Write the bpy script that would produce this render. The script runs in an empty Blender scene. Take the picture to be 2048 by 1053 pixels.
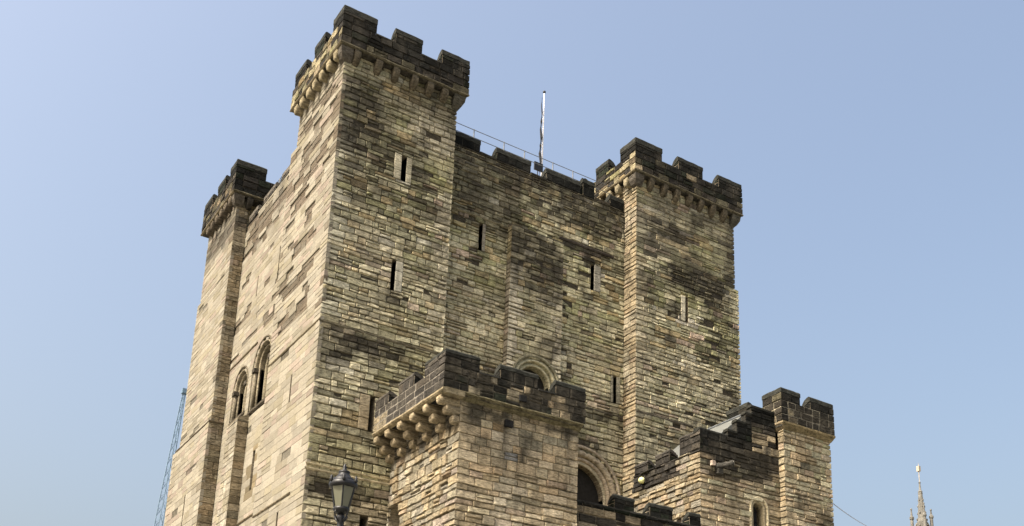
import bpy, bmesh, math, random
from mathutils import Vector, Matrix, noise
SC = bpy.context.scene
COL = SC.collection
rnd = random.Random(7)

# ------------------------------------------------------------------ camera
R = ((0.8190327550626634, -0.5734820131003732, 0.017427759029964705),
     (0.1781468909128972, 0.22531618762597533, -0.9578602720917935),
     (0.5453888808845772, 0.7876236387031814, 0.28670537553981945))
CAM = Vector((-11.4957369, -31.69847636, 1.6))
FPX, CX, CY = 2245.451444402321, 1171.2633704750215, 1031.6481013523817
cd = bpy.data.cameras.new("camera")
cam = bpy.data.objects.new("camera", cd)
COL.objects.link(cam)
m = Matrix(((R[0][0], -R[1][0], -R[2][0]), (R[0][1], -R[1][1], -R[2][1]), (R[0][2], -R[1][2], -R[2][2]))).to_4x4()
m.translation = CAM
cam.matrix_world = m
cd.sensor_width = 36.0
cd.lens = 36.0 * FPX / 2048
cd.shift_x = (1024 - CX) / 2048
cd.shift_y = (CY - 526.5) / 2048
cd.clip_start = 0.1
cd.clip_end = 6000
SC.camera = cam

# ------------------------------------------------------------------ light
SUN_EL, SUN_OFF = math.radians(52), math.radians(6)     # sun stands square to the left, so it only grazes the long face
sdir = Vector((-math.cos(SUN_OFF) * math.cos(SUN_EL), -math.sin(SUN_OFF) * math.cos(SUN_EL), math.sin(SUN_EL)))
w = bpy.data.worlds.new("World")
SC.world = w
w.use_nodes = True
nt = w.node_tree
nt.nodes.clear()
sky = nt.nodes.new("ShaderNodeTexSky")
sky.sky_type = 'NISHITA'
sky.sun_disc = False
sky.sun_elevation = SUN_EL
sky.sun_rotation = math.atan2(sdir.x, sdir.y)
sky.air_density = 1.3
sky.dust_density = 10.0
sky.ozone_density = 0.2
bg = nt.nodes.new("ShaderNodeBackground")
bg.inputs[1].default_value = 0.15
wo = nt.nodes.new("ShaderNodeOutputWorld")
nt.links.new(sky.outputs[0], bg.inputs[0])
nt.links.new(bg.outputs[0], wo.inputs[0])
sd = bpy.data.lights.new("sun", 'SUN')
sd.energy = 4.6
sd.angle = math.radians(0.5)
sd.color = (1.0, 0.93, 0.82)
sun = bpy.data.objects.new("sun", sd)
sun.rotation_euler = sdir.to_track_quat('Z', 'Y').to_euler()
sun.location = (-40, -10, 60)
COL.objects.link(sun)
SC.view_settings.view_transform = 'Standard'
SC.view_settings.look = 'None'
SC.view_settings.exposure = 0.96
SC.view_settings.gamma = 1.0
SC.view_settings.use_curve_mapping = False

# ------------------------------------------------------------------ helpers
def link(o, parent=None):
    COL.objects.link(o)
    if parent is not None:
        o.parent = parent
    return o

def empty(name, label, cat, loc=(0, 0, 0), group=None):
    o = bpy.data.objects.new(name, None)
    o.empty_display_size = 0.5
    o.location = loc
    o['label'] = label
    o['category'] = cat
    if group:
        o['group'] = group
    return link(o)

def obj(name, V, F, mat, parent=None, cols=None, smooth=False, kind=None, label=None):
    me = bpy.data.meshes.new(name)
    off = Vector(parent.location) if parent is not None else Vector((0, 0, 0))
    if parent is not None and parent.parent is not None:
        off = off + Vector(parent.parent.location)
    if off.length > 0:
        V = [(v[0] - off.x, v[1] - off.y, v[2] - off.z) for v in V]
    me.from_pydata([tuple(v) for v in V], [], F)
    if cols is not None:
        a = me.color_attributes.new("Col", 'FLOAT_COLOR', 'POINT')
        buf = []
        for c in cols:
            buf.extend((c[0], c[1], c[2], c[3] if len(c) > 3 else 1.0))
        a.data.foreach_set("color", buf)
    if smooth:
        me.polygons.foreach_set("use_smooth", [True] * len(me.polygons))
    me.materials.append(mat)
    me.update()
    o = bpy.data.objects.new(name, me)
    if kind:
        o['kind'] = kind
    if label:
        o['label'] = label
    return link(o, parent)

class MB:
    """collects geometry for ONE mesh"""
    def __init__(s):
        s.V = []; s.F = []; s.C = []
    def add(s, V, F, c=None):
        b = len(s.V)
        s.V.extend(V)
        s.F.extend([tuple(i + b for i in f) for f in F])
        if c is not None:
            s.C.extend(c if isinstance(c, list) else [c] * len(V))
    def box(s, x0, x1, y0, y1, z0, z1, c=None):
        V = [(x0, y0, z0), (x1, y0, z0), (x1, y1, z0), (x0, y1, z0), (x0, y0, z1), (x1, y0, z1), (x1, y1, z1), (x0, y1, z1)]
        F = [(0, 3, 2, 1), (4, 5, 6, 7), (0, 1, 5, 4), (1, 2, 6, 5), (2, 3, 7, 6), (3, 0, 4, 7)]
        s.add(V, F, c)
    def tube(s, pts, r, n=8, c=None, rs=None, cap=True):
        b0 = len(s.V)
        V = []
        for i, p in enumerate(pts):
            p = Vector(p)
            a = Vector(pts[max(0, i - 1)]); q = Vector(pts[min(len(pts) - 1, i + 1)])
            t = (q - a).normalized()
            u = t.cross(Vector((0, 0, 1)))
            if u.length < 1e-3:
                u = Vector((1, 0, 0))
            u.normalize(); v = t.cross(u).normalized()
            rr = rs[i] if rs else r
            for k in range(n):
                an = 2 * math.pi * k / n
                V.append(tuple(p + u * math.cos(an) * rr + v * math.sin(an) * rr))
        F = []
        for i in range(len(pts) - 1):
            for k in range(n):
                a = i * n + k; b = i * n + (k + 1) % n
                F.append((a, a + n, b + n, b))
        if cap:
            F.append(tuple(range(n)))
            F.append(tuple(reversed(range((len(pts) - 1) * n, len(pts) * n))))
        s.add(V, F, c)
    def lathe(s, cx, cy, prof, n=16, c=None, a0=0.0):
        V = []
        for r, z in prof:
            for k in range(n):
                an = a0 + 2 * math.pi * k / n
                V.append((cx + r * math.cos(an), cy + r * math.sin(an), z))
        F = []
        for i in range(len(prof) - 1):
            for k in range(n):
                a = i * n + k; b = i * n + (k + 1) % n
                F.append((a, b, b + n, a + n))
        F.append(tuple(reversed(range(n))))
        F.append(tuple(range((len(prof) - 1) * n, len(prof) * n)))
        s.add(V, F, c)
    def build(s, name, mat, parent=None, smooth=False, kind=None, label=None):
        return obj(name, s.V, s.F, mat, parent, s.C if s.C and len(s.C) == len(s.V) else None, smooth, kind, label)

# ------------------------------------------------------------------ materials
def mat_stone(name, bump=0.5, rough=0.92, scale=1.0, flat=None):
    mt = bpy.data.materials.new(name)
    mt.use_nodes = True
    n = mt.node_tree.nodes; l = mt.node_tree.links
    bs = n["Principled BSDF"]
    bs.inputs['Roughness'].default_value = rough
    bs.inputs['Specular IOR Level'].default_value = 0.06
    tc = n.new("ShaderNodeNewGeometry")
    if flat is None:
        at = n.new("ShaderNodeAttribute"); at.attribute_name = "Col"; src = at.outputs['Color']
    else:
        rg = n.new("ShaderNodeRGB"); rg.outputs[0].default_value = (*flat, 1); src = rg.outputs[0]
    mp = n.new("ShaderNodeMapping"); mp.inputs['Scale'].default_value = (1, 1, 3.2)
    l.new(tc.outputs['Position'], mp.inputs['Vector'])
    n1 = n.new("ShaderNodeTexNoise"); n1.inputs['Scale'].default_value = 7 * scale; n1.inputs['Detail'].default_value = 8; n1.inputs['Roughness'].default_value = 0.72
    l.new(mp.outputs[0], n1.inputs['Vector'])
    r1 = n.new("ShaderNodeMapRange"); r1.inputs[1].default_value = 0.32; r1.inputs[2].default_value = 0.7; r1.inputs[3].default_value = 0.30; r1.inputs[4].default_value = 1.62
    l.new(n1.outputs['Fac'], r1.inputs[0])
    # faint vertical rain streaks
    mp2 = n.new("ShaderNodeMapping"); mp2.inputs['Scale'].default_value = (3.5, 3.5, 0.45)
    l.new(tc.outputs['Position'], mp2.inputs['Vector'])
    n2 = n.new("ShaderNodeTexNoise"); n2.inputs['Scale'].default_value = 1.6; n2.inputs['Detail'].default_value = 5
    l.new(mp2.outputs[0], n2.inputs['Vector'])
    r2 = n.new("ShaderNodeMapRange"); r2.inputs[1].default_value = 0.35; r2.inputs[2].default_value = 0.65; r2.inputs[3].default_value = 0.8; r2.inputs[4].default_value = 1.12
    l.new(n2.outputs['Fac'], r2.inputs[0])
    mu = n.new("ShaderNodeMath"); mu.operation = 'MULTIPLY'
    l.new(r1.outputs[0], mu.inputs[0]); l.new(r2.outputs[0], mu.inputs[1])
    if flat is None:
        mxv = n.new("ShaderNodeMix"); mxv.data_type = 'FLOAT'; mxv.inputs[2].default_value = 1.0
        l.new(at.outputs['Alpha'], mxv.inputs[0]); l.new(mu.outputs[0], mxv.inputs[3]); muo = mxv.outputs[0]
    else:
        muo = mu.outputs[0]
    vm = n.new("ShaderNodeVectorMath"); vm.operation = 'SCALE'
    l.new(src, vm.inputs[0]); l.new(muo, vm.inputs['Scale'])
    # lichen speckle: small cool grey-green spots
    n3 = n.new("ShaderNodeTexNoise"); n3.inputs['Scale'].default_value = 26; n3.inputs['Detail'].default_value = 4
    l.new(tc.outputs['Position'], n3.inputs['Vector'])
    r3 = n.new("ShaderNodeMapRange"); r3.inputs[1].default_value = 0.56; r3.inputs[2].default_value = 0.68; r3.inputs[3].default_value = 0; r3.inputs[4].default_value = 0.35
    l.new(n3.outputs['Fac'], r3.inputs[0])
    mx = n.new("ShaderNodeMixRGB"); mx.blend_type = 'MULTIPLY'; mx.inputs[2].default_value = (0.5, 0.5, 0.42, 1)
    if flat is None:
        m3 = n.new("ShaderNodeMath"); m3.operation = 'MULTIPLY'; l.new(r3.outputs[0], m3.inputs[0]); l.new(at.outputs['Alpha'], m3.inputs[1])
        l.new(m3.outputs[0], mx.inputs[0])
    else:
        l.new(r3.outputs[0], mx.inputs[0])
    l.new(vm.outputs[0], mx.inputs[1])
    l.new(mx.outputs[0], bs.inputs['Base Color'])
    bp = n.new("ShaderNodeBump"); bp.inputs['Strength'].default_value = bump; bp.inputs['Distance'].default_value = 0.06
    l.new(n1.outputs['Fac'], bp.inputs['Height'])
    if flat is None:
        m4 = n.new("ShaderNodeMath"); m4.operation = 'MULTIPLY'; m4.inputs[1].default_value = bump; l.new(at.outputs['Alpha'], m4.inputs[0])
        l.new(m4.outputs[0], bp.inputs['Strength'])
    l.new(bp.outputs[0], bs.inputs['Normal'])
    return mt

def mat_plain(name, col, rough=0.5, metal=0.0, noise_amt=0.25, scale=8, spec=0.4):
    mt = bpy.data.materials.new(name)
    mt.use_nodes = True
    n = mt.node_tree.nodes; l = mt.node_tree.links
    bs = n["Principled BSDF"]
    bs.inputs['Roughness'].default_value = rough
    bs.inputs['Metallic'].default_value = metal
    bs.inputs['Specular IOR Level'].default_value = spec
    g = n.new("ShaderNodeNewGeometry")
    t = n.new("ShaderNodeTexNoise"); t.inputs['Scale'].default_value = scale; t.inputs['Detail'].default_value = 5
    l.new(g.outputs['Position'], t.inputs['Vector'])
    rm = n.new("ShaderNodeMapRange"); rm.inputs[1].default_value = 0.3; rm.inputs[2].default_value = 0.7; rm.inputs[3].default_value = 1 - noise_amt; rm.inputs[4].default_value = 1 + noise_amt
    l.new(t.outputs['Fac'], rm.inputs[0])
    vm = n.new("ShaderNodeVectorMath"); vm.operation = 'SCALE'; vm.inputs[0].default_value = col
    l.new(rm.outputs[0], vm.inputs['Scale'])
    l.new(vm.outputs[0], bs.inputs['Base Color'])
    return mt

STONE = mat_stone("weathered_sandstone", 0.7)
ASHLAR = mat_stone("dressed_sandstone", 0.35)
SOOT = mat_stone("soot_black_stone", 0.6)
DARK = mat_plain("dark_interior", (0.018, 0.017, 0.015), 0.9, spec=0.1)
IRON = mat_plain("black_painted_iron", (0.011, 0.011, 0.012), 0.45, spec=.3)
RAILM = mat_plain("galvanised_rail", (0.10, 0.11, 0.12), 0.5)
WHITE = mat_plain("white_paint", (0.62, 0.62, 0.62), 0.45, noise_amt=0.05)
CRANEM = mat_plain("blue_grey_crane_paint", (0.10, 0.16, 0.22), 0.5)
LEAD = mat_plain("grey_lead_sheet", (0.11, 0.115, 0.108), 0.55, noise_amt=0.15, scale=3)
GLASSY = mat_plain("dark_window_glass", (0.02, 0.022, 0.024), 0.15)
SPIREM = mat_plain("pale_spire_stone", (0.12, 0.115, 0.10), 0.9, noise_amt=0.3, scale=1.2)
GILT = mat_plain("gilded_vane", (0.34, 0.29, 0.22), 0.4, noise_amt=0.1)
BULB = mat_plain("yellowed_globe", (0.75, 0.76, 0.36), 0.3, noise_amt=0.08)

def mat_lampglass():
    mt = bpy.data.materials.new("frosted_lamp_glass")
    mt.use_nodes = True
    b = mt.node_tree.nodes["Principled BSDF"]
    b.inputs['Base Color'].default_value = (0.16, 0.16, 0.11, 1)
    b.inputs['Roughness'].default_value = 0.25
    b.inputs['Transmission Weight'].default_value = 0.3
    n = mt.node_tree.nodes.new("ShaderNodeTexNoise"); n.inputs['Scale'].default_value = 5
    g = mt.node_tree.nodes.new("ShaderNodeNewGeometry")
    mt.node_tree.links.new(g.outputs['Position'], n.inputs['Vector'])
    r = mt.node_tree.nodes.new("ShaderNodeMapRange"); r.inputs[3].default_value = 0.2; r.inputs[4].default_value = 0.5
    mt.node_tree.links.new(n.outputs['Fac'], r.inputs[0])
    mt.node_tree.links.new(r.outputs[0], b.inputs['Roughness'])
    return mt
LAMPG = mat_lampglass()

# ------------------------------------------------------------------ ground
def mat_ground():
    mt = bpy.data.materials.new("pale_stone_paving")
    mt.use_nodes = True
    n = mt.node_tree.nodes; l = mt.node_tree.links
    g = n.new("ShaderNodeNewGeometry")
    t = n.new("ShaderNodeTexNoise"); t.inputs['Scale'].default_value = 0.12; t.inputs['Detail'].default_value = 10
    l.new(g.outputs['Position'], t.inputs['Vector'])
    cr = n.new("ShaderNodeValToRGB")
    cr.color_ramp.elements[0].position = 0.42; cr.color_ramp.elements[0].color = (0.10, 0.10, 0.08, 1)
    cr.color_ramp.elements[1].position = 0.58; cr.color_ramp.elements[1].color = (0.22, 0.21, 0.185, 1)
    l.new(t.outputs['Fac'], cr.inputs[0]); l.new(cr.outputs[0], n["Principled BSDF"].inputs['Base Color'])
    n["Principled BSDF"].inputs['Roughness'].default_value = 0.95
    return mt
S = 3000
o = obj("ground", [(-S, -S, 0), (S, -S, 0), (S, S, 0), (-S, S, 0)], [(0, 1, 2, 3)], mat_ground())
o['kind'] = 'structure'

# ------------------------------------------------------------------ stone colours
PAL_A = [((.36, .31, .21), 22), ((.30, .27, .18), 20), ((.42, .36, .25), 12), ((.26, .24, .13), 14), ((.33, .25, .14), 8),
         ((.20, .17, .12), 10), ((.13, .11, .085), 8), ((.40, .36, .29), 12), ((.30, .22, .17), 4), ((.065, .058, .05), 5)]
PAL_B = [((.270, .228, .172), 30), ((.256, .215, .158), 22), ((.285, .243, .187), 20), ((.270, .212, .165), 12), ((.25, .208, .145), 10), ((.22, .18, .13), 3)]
PAL_F = [((.25, .20, .125), 22), ((.27, .215, .135), 20), ((.22, .18, .115), 16), ((.26, .185, .105), 10), ((.205, .185, .125), 12), ((.26, .19, .14), 7), ((.15, .125, .08), 7), ((.30, .255, .18), 10)]
PAL_K = [((.017, .017, .015), 30), ((.023, .022, .019), 20), ((.034, .031, .025), 6), ((.020, .023, .016), 12)]
PAL_KM = [((.024, .022, .019), 30), ((.045, .04, .032), 16), ((.13, .105, .07), 12), ((.20, .165, .11), 12), ((.075, .068, .045), 12), ((.25, .21, .15), 4)]
PAL_G = [((.034, .031, .028), 24), ((.042, .038, .033), 18), ((.028, .026, .024), 14), ((.055, .048, .04), 6)]
PAL_B = [((c_[0] * .79, c_[1] * .85, c_[2] * .88), w_) for c_, w_ in PAL_B]
PAL_G = [((c_[0] * 1.3, c_[1] * 1.3, c_[2] * 1.25), w_) for c_, w_ in PAL_G]
PAL_A = sorted([((c_[0] * 1.10, c_[1] * 1.16, c_[2] * 1.12), (w_ * .55 if sum(c_) < .35 else w_)) for c_, w_ in PAL_A], key=lambda q: sum(q[0]))
PAL_K = [((c_[0] * .72, c_[1] * .74, c_[2] * .74), w_) for c_, w_ in PAL_K]
PAL_KM.sort(key=lambda q: sum(q[0]))
PAL_AS = [((c_[0] * .6, c_[1] * .57, c_[2] * .53), w_) for c_, w_ in PAL_A]  # PAL_A darkened for sunlit sides, light balance put into the colour
def pick(pal, r):
    t = sum(w_ for _, w_ in pal) * r
    for c, w_ in pal:
        t -= w_
        if t <= 0:
            return c
    return pal[-1][0]
def nz(x, y, z=0.0):
    return noise.noise(Vector((x, y, z)))
def ell(u, z, uc, zc, ru, rz):
    d = ((u - uc) / ru) ** 2 + ((z - zc) / rz) ** 2
    return max(0.0, 1 - d) if d < 1 else 0.0
def sm(x, a, b):
    t = min(1, max(0, (x - a) / (b - a)))
    return t * t * (3 - 2 * t)

# soot / damp stains, and on foreB shade painted between the corbels: face -> list of (u, z, ru, rz, strength)
BLOBS = {
 'mainA': [(0.7, 25.6, 1.0, 1.9, .75), (1.9, 24.6, 1.5, 1.1, .55), (1.2, 23.2, 1.3, 1.0, .45), (3.2, 23.0, 1.3, .5, .5), (0.5, 17.0, 1.0, .7, .75),
           (1.9, 17.3, 1.4, .35, .8), (3.3, 27.3, 1.2, .5, .35), (2.4, 19.3, .35, .35, .6), (.4, 12.2, 2.6, .45, .6), (2.0, 11.2, 2.0, .8, .3)],
 'recA': [(8.5, 26.75, 5.5, .55, .95), (6.3, 25.9, 1.2, .35, .6), (10.6, 26.1, 1.2, .4, .7), (6.4, 24.3, 1.8, 1.0, .5), (11.2, 26.0, 1.6, 1.2, .75), (9.2, 25.6, 1.3, .7, .45), (5.6, 25.7, 1.3, 1.1, .6), (5.5, 23.9, 1.2, .4, .6), (11.0, 24.3, 1.5, .25, .7),
          (7.5, 26.2, 2.4, .7, .55), (6.0, 22.5, .35, .5, .7), (11.3, 23.9, .7, .4, .6), (11.0, 22.2, .4, .5, .5), (11.6, 17.5, 1.6, .25, .6), (10.6, 16.1, 1.6, .5, .5), (9.6, 18.4, .5, .5, .7), (10.3, 18.9, .3, .15, .6)],
 'pilA': [(8.3, 22.95, 1.9, 1.2, .8), (7.9, 21.9, .8, .6, .6), (9.0, 22.0, .7, .9, .7), (8.9, 19.3, .6, .5, .6), (7.6, 19.2, .3, .3, .4)],
 'rightA': [(15.9, 24.2, 2.0, .75, .95), (14.3, 26.0, 1.5, .55, .75), (13.4, 24.9, .7, .5, .6), (17.7, 25.8, .4, 1.8, .8), (16.9, 23.2, .9, .6, .5), (14.6, 25.0, 1.0, .3, .5), (14.9, 22.7, .5, .5, .5),
            (13.1, 20.0, .5, 1.2, .2), (17.2, 21.5, 1.0, .9, .4), (16.2, 20.9, .6, .4, .5), (14.5, 16.9, 1.0, .35, .5), (17.8, 18.6, .3, 1.5, .45), (15.0, 27.2, 2.5, .4, .4)],
 'mainB': [], 'recB': [], 'farB': [(13.2, 26.9, 2.4, .8, .6)], 'farR': [(0.2, 26.9, .6, .35, .8), (0.2, 25.5, .5, .2, .6)],
 'foreA': [(3.35, 13.9, .22, .8, 1.0), (3.6, 13.2, .25, .25, .6), (4.42, 13.82, .2, .17, 1.0), (4.98, 13.0, .13, 1.1, .85), (5.15, 13.45, .3, .3, .5), (3.95, 13.95, .5, .2, .8), (6.3, 14.1, .9, .2, .8),
           (4.2, 12.9, .9, .35, .25), (3.3, 12.9, .3, .25, .5), (2.95, 13.6, .3, .4, .2)],
 'foreB': [(-4.02, 13.75, .36, .5, 1.0), (-3.14, 13.75, .36, .5, 1.0), (-2.27, 13.72, .36, .5, 1.0), (-1.40, 13.75, .36, .5, 1.0), (-.55, 13.72, .36, .5, 1.0)],  # painted shade: one dark oval on the wall per corbel gap
 'foreAp': [(3.45, 14.75, .3, .45, 1.0), (2.25, 14.8, .35, .5, .9), (4.9, 14.6, .28, .3, 1.0), (5.4, 14.75, .5, .5, .75), (6.7, 14.75, .6, .5, .8), (2.9, 14.95, .6, .15, .8)],
 'lowA': [(14.2, 14.9, 2.2, .7, 1.0), (13.2, 14.6, .8, .5, .7), (15.6, 15.0, .5, .9, .7), (15.9, 16.0, .35, 1.0, .5)],
 'towA': [(17.4, 15.2, .5, .35, .5), (18.4, 13.4, .6, .5, .5), (17.2, 13.9, .5, .5, .4)],
 'towAp': [(17.0, 17.05, .35, .15, 1), (17.9, 17.3, .9, .3, .9), (18.6, 17.1, .5, .4, 1.0), (17.0, 17.5, .6, .14, .9)],
}
PATCH = {
 'mainB': [(3.12, 21.74, .35, .3), (3.24, 21.26, .3, .3), (3.5, 20.89, .22, .25), (3.8, 20.69, .25, .2), (2.15, 20.35, .35, .35), (1.58, 19.59, .3, .25), (1.56, 19.03, .3, .25), (3.66, 19.9, .22, .3),
           (3.49, 19.02, .5, .45), (2.5, 18.8, .8, .15), (.56, 20.8, .25, .2), (.27, 18.5, .25, .1), (.22, 19.23, .25, .12), (2.71, 25.39, .5, .5), (3.1, 25.04, .5, .4), (2.02, 25.41, .4, .3),
           (3.27, 23.81, .5, .3), (1.96, 22.65, .6, .4), (.65, 24.15, .5, .2), (.63, 25.6, .4, .4), (1.64, 25.7, .5, .3), (1.2, 26.9, .6, .3), (2.4, 24.4, 1.2, .16)],
 'recB': [(6.21, 20.81, .25, .5), (7.25, 20.78, .4, .35), (9.61, 22.1, .4, .25), (10.41, 23.71, .6, .25), (10.86, 21.77, .3, .2), (6.2, 21.7, .3, .5), (9.25, 25.78, 1.5, .4), (9.81, 25.2, .6, .5), (6.14, 22.3, .25, .5), (10.7, 20.4, .4, .12), (9.0, 16.9, .3, .2)],
}
def dark(face, u, z):
    d = 0.0
    for (uc, zc, ru, rz, s) in BLOBS.get(face, ()):
        uu = u + .18 * nz(u * 3, z * 3, 5); zz = z + .14 * nz(u * 3, z * 3, 9)
        e = ell(uu, zz, uc, zc, ru, rz)
        if e > 0:
            d = max(d, s * min(1, e * 2.2))
    return d

STREAK = {'mainA': (27.6, 2.6, .8), 'rightA': (27.6, 2.4, .75), 'recA': (26.8, 2.8, 1.0), 'pilA': (26.8, 3.4, .9), 'foreA': (14.2, 1.5, .9), 'towA': (16.6, 1.0, .6), 'mainB': (27.7, 1.2, .35),
          'recB': (26.8, 1.6, .6), 'farB': (27.7, 1.8, .6), 'foreB': (14.0, 1.0, .35), 'lowA': (15.2, 1.4, .8), 'mainAp': (29.0, .9, .7), 'rightAp': (29.0, .9, .7), 'foreAp': (15.1, .8, .8), 'towAp': (17.7, .6, .5)}
def streak(face, u, z):
    q = STREAK.get(face)
    if not q: return 0.0
    top, ln, a = q
    n_ = sm(nz(u * 3.1, z * .22, 13) + .35 * nz(u * 9, z * .5, 17), .02, .38)
    f = math.exp(-max(0, top - z) / ln)
    return min(.85, a * f * (n_ * .95 + .15))

def stone_colour(face, u, z, h1, h2, style):
    """returns (colour, extra recess) of one stone"""
    pal = {'A': PAL_A, 'AS': PAL_AS, 'B': PAL_B, 'F': PAL_F, 'K': PAL_K, 'KM': PAL_KM, 'G': PAL_G}[style]
    # neighbouring stones share weathering, so the draw drifts slowly over the wall
    r = h1
    if style in ('A', 'AS'): r = min(.999, max(0, .38 * h1 + .62 * (.5 + .8 * nz(u * .7, z * 1.1, 77) + .55 * nz(u * .9, z * 5.0, 79))))
    if style == 'KM': r = min(.999, max(0, .35 * h1 + .65 * (.42 + 1.0 * nz(u * 1.5, z * 2.0, 71))))
    c = Vector(pick(pal, r))
    rec = 0.0
    br = 1 + .35 * (h2 - .5)
    if style == 'A':
        green = sm(nz(u * .55, z * .8, 3.3), .0, .45)
        gm = nz(u * .35, z * .45, 31.0) + .5 * nz(u * 1.4, z * 1.8, 37.0)
        c = c * (1.0 + .6 * max(-1, min(.6, gm)))
        if face in ('recA', 'pilA'):
            c = c * (1.32 - .36 * sm(z, 22.2, 25.5))
        c = c.lerp(Vector((.235, .225, .105)), .5 * green)
        pale = sm(nz(u * .4 + 9, z * .5, 7.3), .05, .5)
        c = c.lerp(Vector((.42, .37, .27)), .4 * pale)
        if face == 'mainA':
            c = c.lerp(Vector((.46, .42, .31)), .75 * max(min(1, 2 * ell(u, z, 3.6, 26.0, 1.3, .75)), 0 if h2 > .6 else min(1, 2 * ell(u, z, 4.3, 22.5, .55, 2.6))))
            c = c.lerp(Vector((.40, .29, .13)), .55 * min(1, 2 * ell(u, z, 2.3, 27.25, 1.0, .3)))
        if face == 'rightA':
            c = c.lerp(Vector((.45, .39, .27)), .6 * min(1, 2 * ell(u, z, 12.9, 21.5, .4, 3.4)))
        if z < 20.5:
            c = c.lerp(Vector((.38, .34, .24)), .3)
    elif style == 'B':
        k = nz(u * 1.1, z * 1.6, 11.0) + .6 * nz(u * 3.2, z * 3.6, 2.0)
        th = .95
        if face == 'mainB':
            th = .95 - .62 * sm(z, 18.0, 18.8) - .22 * sm(z, 23.3, 24.6)
        elif face == 'recB':
            th = .8 - .15 * sm(z, 20.2, 21) - .75 * sm(z, 24.2, 25.2)
        elif face == 'farB':
            th = .9 - .75 * sm(z, 24.5, 26.2)
        for (uc, zc, ru, rz) in PATCH.get(face, ()):
            if ell(u + .1 * nz(u * 7, z * 9, 3), z, uc, zc, ru, rz) > 0: th = min(th, k - .3)
        if k > th:
            t = min(1, (k - th) * 9)
            c = c.lerp(Vector((.085, .068, .048)), t * (.6 + .4 * h2)); rec = (.014 + .04 * h1) * t
        elif h2 > .975:
            c = c * .42; rec = .02
    if style == 'A' and z < 26.5 and h2 < .05:
        rec = .05; c = c * .75
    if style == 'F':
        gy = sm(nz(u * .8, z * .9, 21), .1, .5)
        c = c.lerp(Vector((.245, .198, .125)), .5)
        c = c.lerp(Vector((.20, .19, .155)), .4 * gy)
        c = c * (1 + .25 * max(-1, min(1, nz(u * .7, z * .9, 55)))) * {'foreA': 1.6, 'foreAp': 1.4, 'lowA': 1.35, 'towA': 1.35, 'farR': .72, 'pilBr': .72}.get(face, 1.0)  # face gains put light into colour: shaded fronts brighter, returns darker
    if style in ('A', 'F', 'AS'):
        l_ = .3 * c[0] + .6 * c[1] + .1 * c[2]
        c = c.lerp(Vector((l_ * 1.06, l_, l_ * .82)), .12)
    return c * br, rec

# ------------------------------------------------------------------ projected size, used to choose the stones that show largest
def project(p):
    d = (p[0] - CAM.x, p[1] - CAM.y, p[2] - CAM.z)
    z = R[2][0] * d[0] + R[2][1] * d[1] + R[2][2] * d[2]
    if z < 1:
        return None
    return (CX + FPX * (R[0][0] * d[0] + R[0][1] * d[1] + R[0][2] * d[2]) / z, CY + FPX * (R[1][0] * d[0] + R[1][1] * d[1] + R[1][2] * d[2]) / z)
def shown_area(quad):
    P = [project(q) for q in quad]
    if any(p is None for p in P):
        return 0
    cx = sum(p[0] for p in P) / 4; cy = sum(p[1] for p in P) / 4
    a = abs(sum(P[i][0] * P[(i + 1) % 4][1] - P[(i + 1) % 4][0] * P[i][1] for i in range(4))) / 2
    if not (0 < cx < 2048 and 0 < cy < 1053):
        return a * .001
    return a

# ------------------------------------------------------------------ buildings
class Building:
    def __init__(s, name, label, cat, loc):
        s.root = empty(name, label, cat, loc)
        s.stones = []          # (shown area, V, F, C)
        s.mortar = MB()
        s.core = MB()
    def finish(s, mat=STONE, core_mat=None):
        s.stones.sort(key=lambda q: -q[0])
        for a, V, F, C in s.stones[:300]:
            obj("stone", V, F, mat, s.root, C, False)
        mb = MB()
        for a, V, F, C in s.stones[300:]:
            mb.add(V, F, C)
        if mb.V:
            mb.build("stonework", mat, s.root, False, kind='stuff')
        if s.mortar.V:
            s.mortar.build("mortar_bed", mat, s.root, kind='stuff')
        if s.core.V:
            s.core.build("wall_core", core_mat or COREM, s.root)

def mat_core():
    mt = mat_stone("coursed_stone_far_side", 0.6, flat=(0.3, 0.26, 0.18))
    n = mt.node_tree.nodes; l = mt.node_tree.links
    br = n.new("ShaderNodeTexBrick")
    br.inputs['Scale'].default_value = 1.0
    br.inputs['Color1'].default_value = (0.36, 0.31, 0.21, 1); br.inputs['Color2'].default_value = (0.22, 0.19, 0.12, 1); br.inputs['Mortar'].default_value = (0.10, 0.09, 0.07, 1)
    br.inputs['Brick Width'].default_value = .6; br.inputs['Row Height'].default_value = .27; br.inputs['Mortar Size'].default_value = .02
    g = n.new("ShaderNodeNewGeometry"); sx = n.new("ShaderNodeSeparateXYZ"); ad = n.new("ShaderNodeMath"); cb = n.new("ShaderNodeCombineXYZ")
    l.new(g.outputs['Position'], sx.inputs[0]); l.new(sx.outputs[0], ad.inputs[0]); l.new(sx.outputs[1], ad.inputs[1])
    l.new(ad.outputs[0], cb.inputs[0]); l.new(sx.outputs[2], cb.inputs[1]); l.new(cb.outputs[0], br.inputs['Vector'])
    for nd in n:
        if nd.type == 'VECT_MATH':
            l.new(br.outputs['Color'], nd.inputs[0])
    return mt
COREM = mat_core()

def courses(z0, z1, h0, h1, seed):
    r = random.Random(seed)
    out = [z0]
    while out[-1] < z1 - h0:
        out.append(out[-1] + r.uniform(h0, h1))
    k = (z1 - z0) / (out[-1] - z0)
    return [z0 + (z - z0) * k for z in out]

def P(ax, c, u, z, d):
    return (u, c - d, z) if ax == 'A' else (c - d, u, z)

CORN = {}
def corner_rand(key, i):
    k = (key, i)
    if k not in CORN:
        r = random.Random(hash(k) & 0xffff if False else (sum(ord(ch) for ch in key) * 131 + i * 977))
        CORN[k] = (r.random(), r.random(), r.random())
    return CORN[k]

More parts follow.
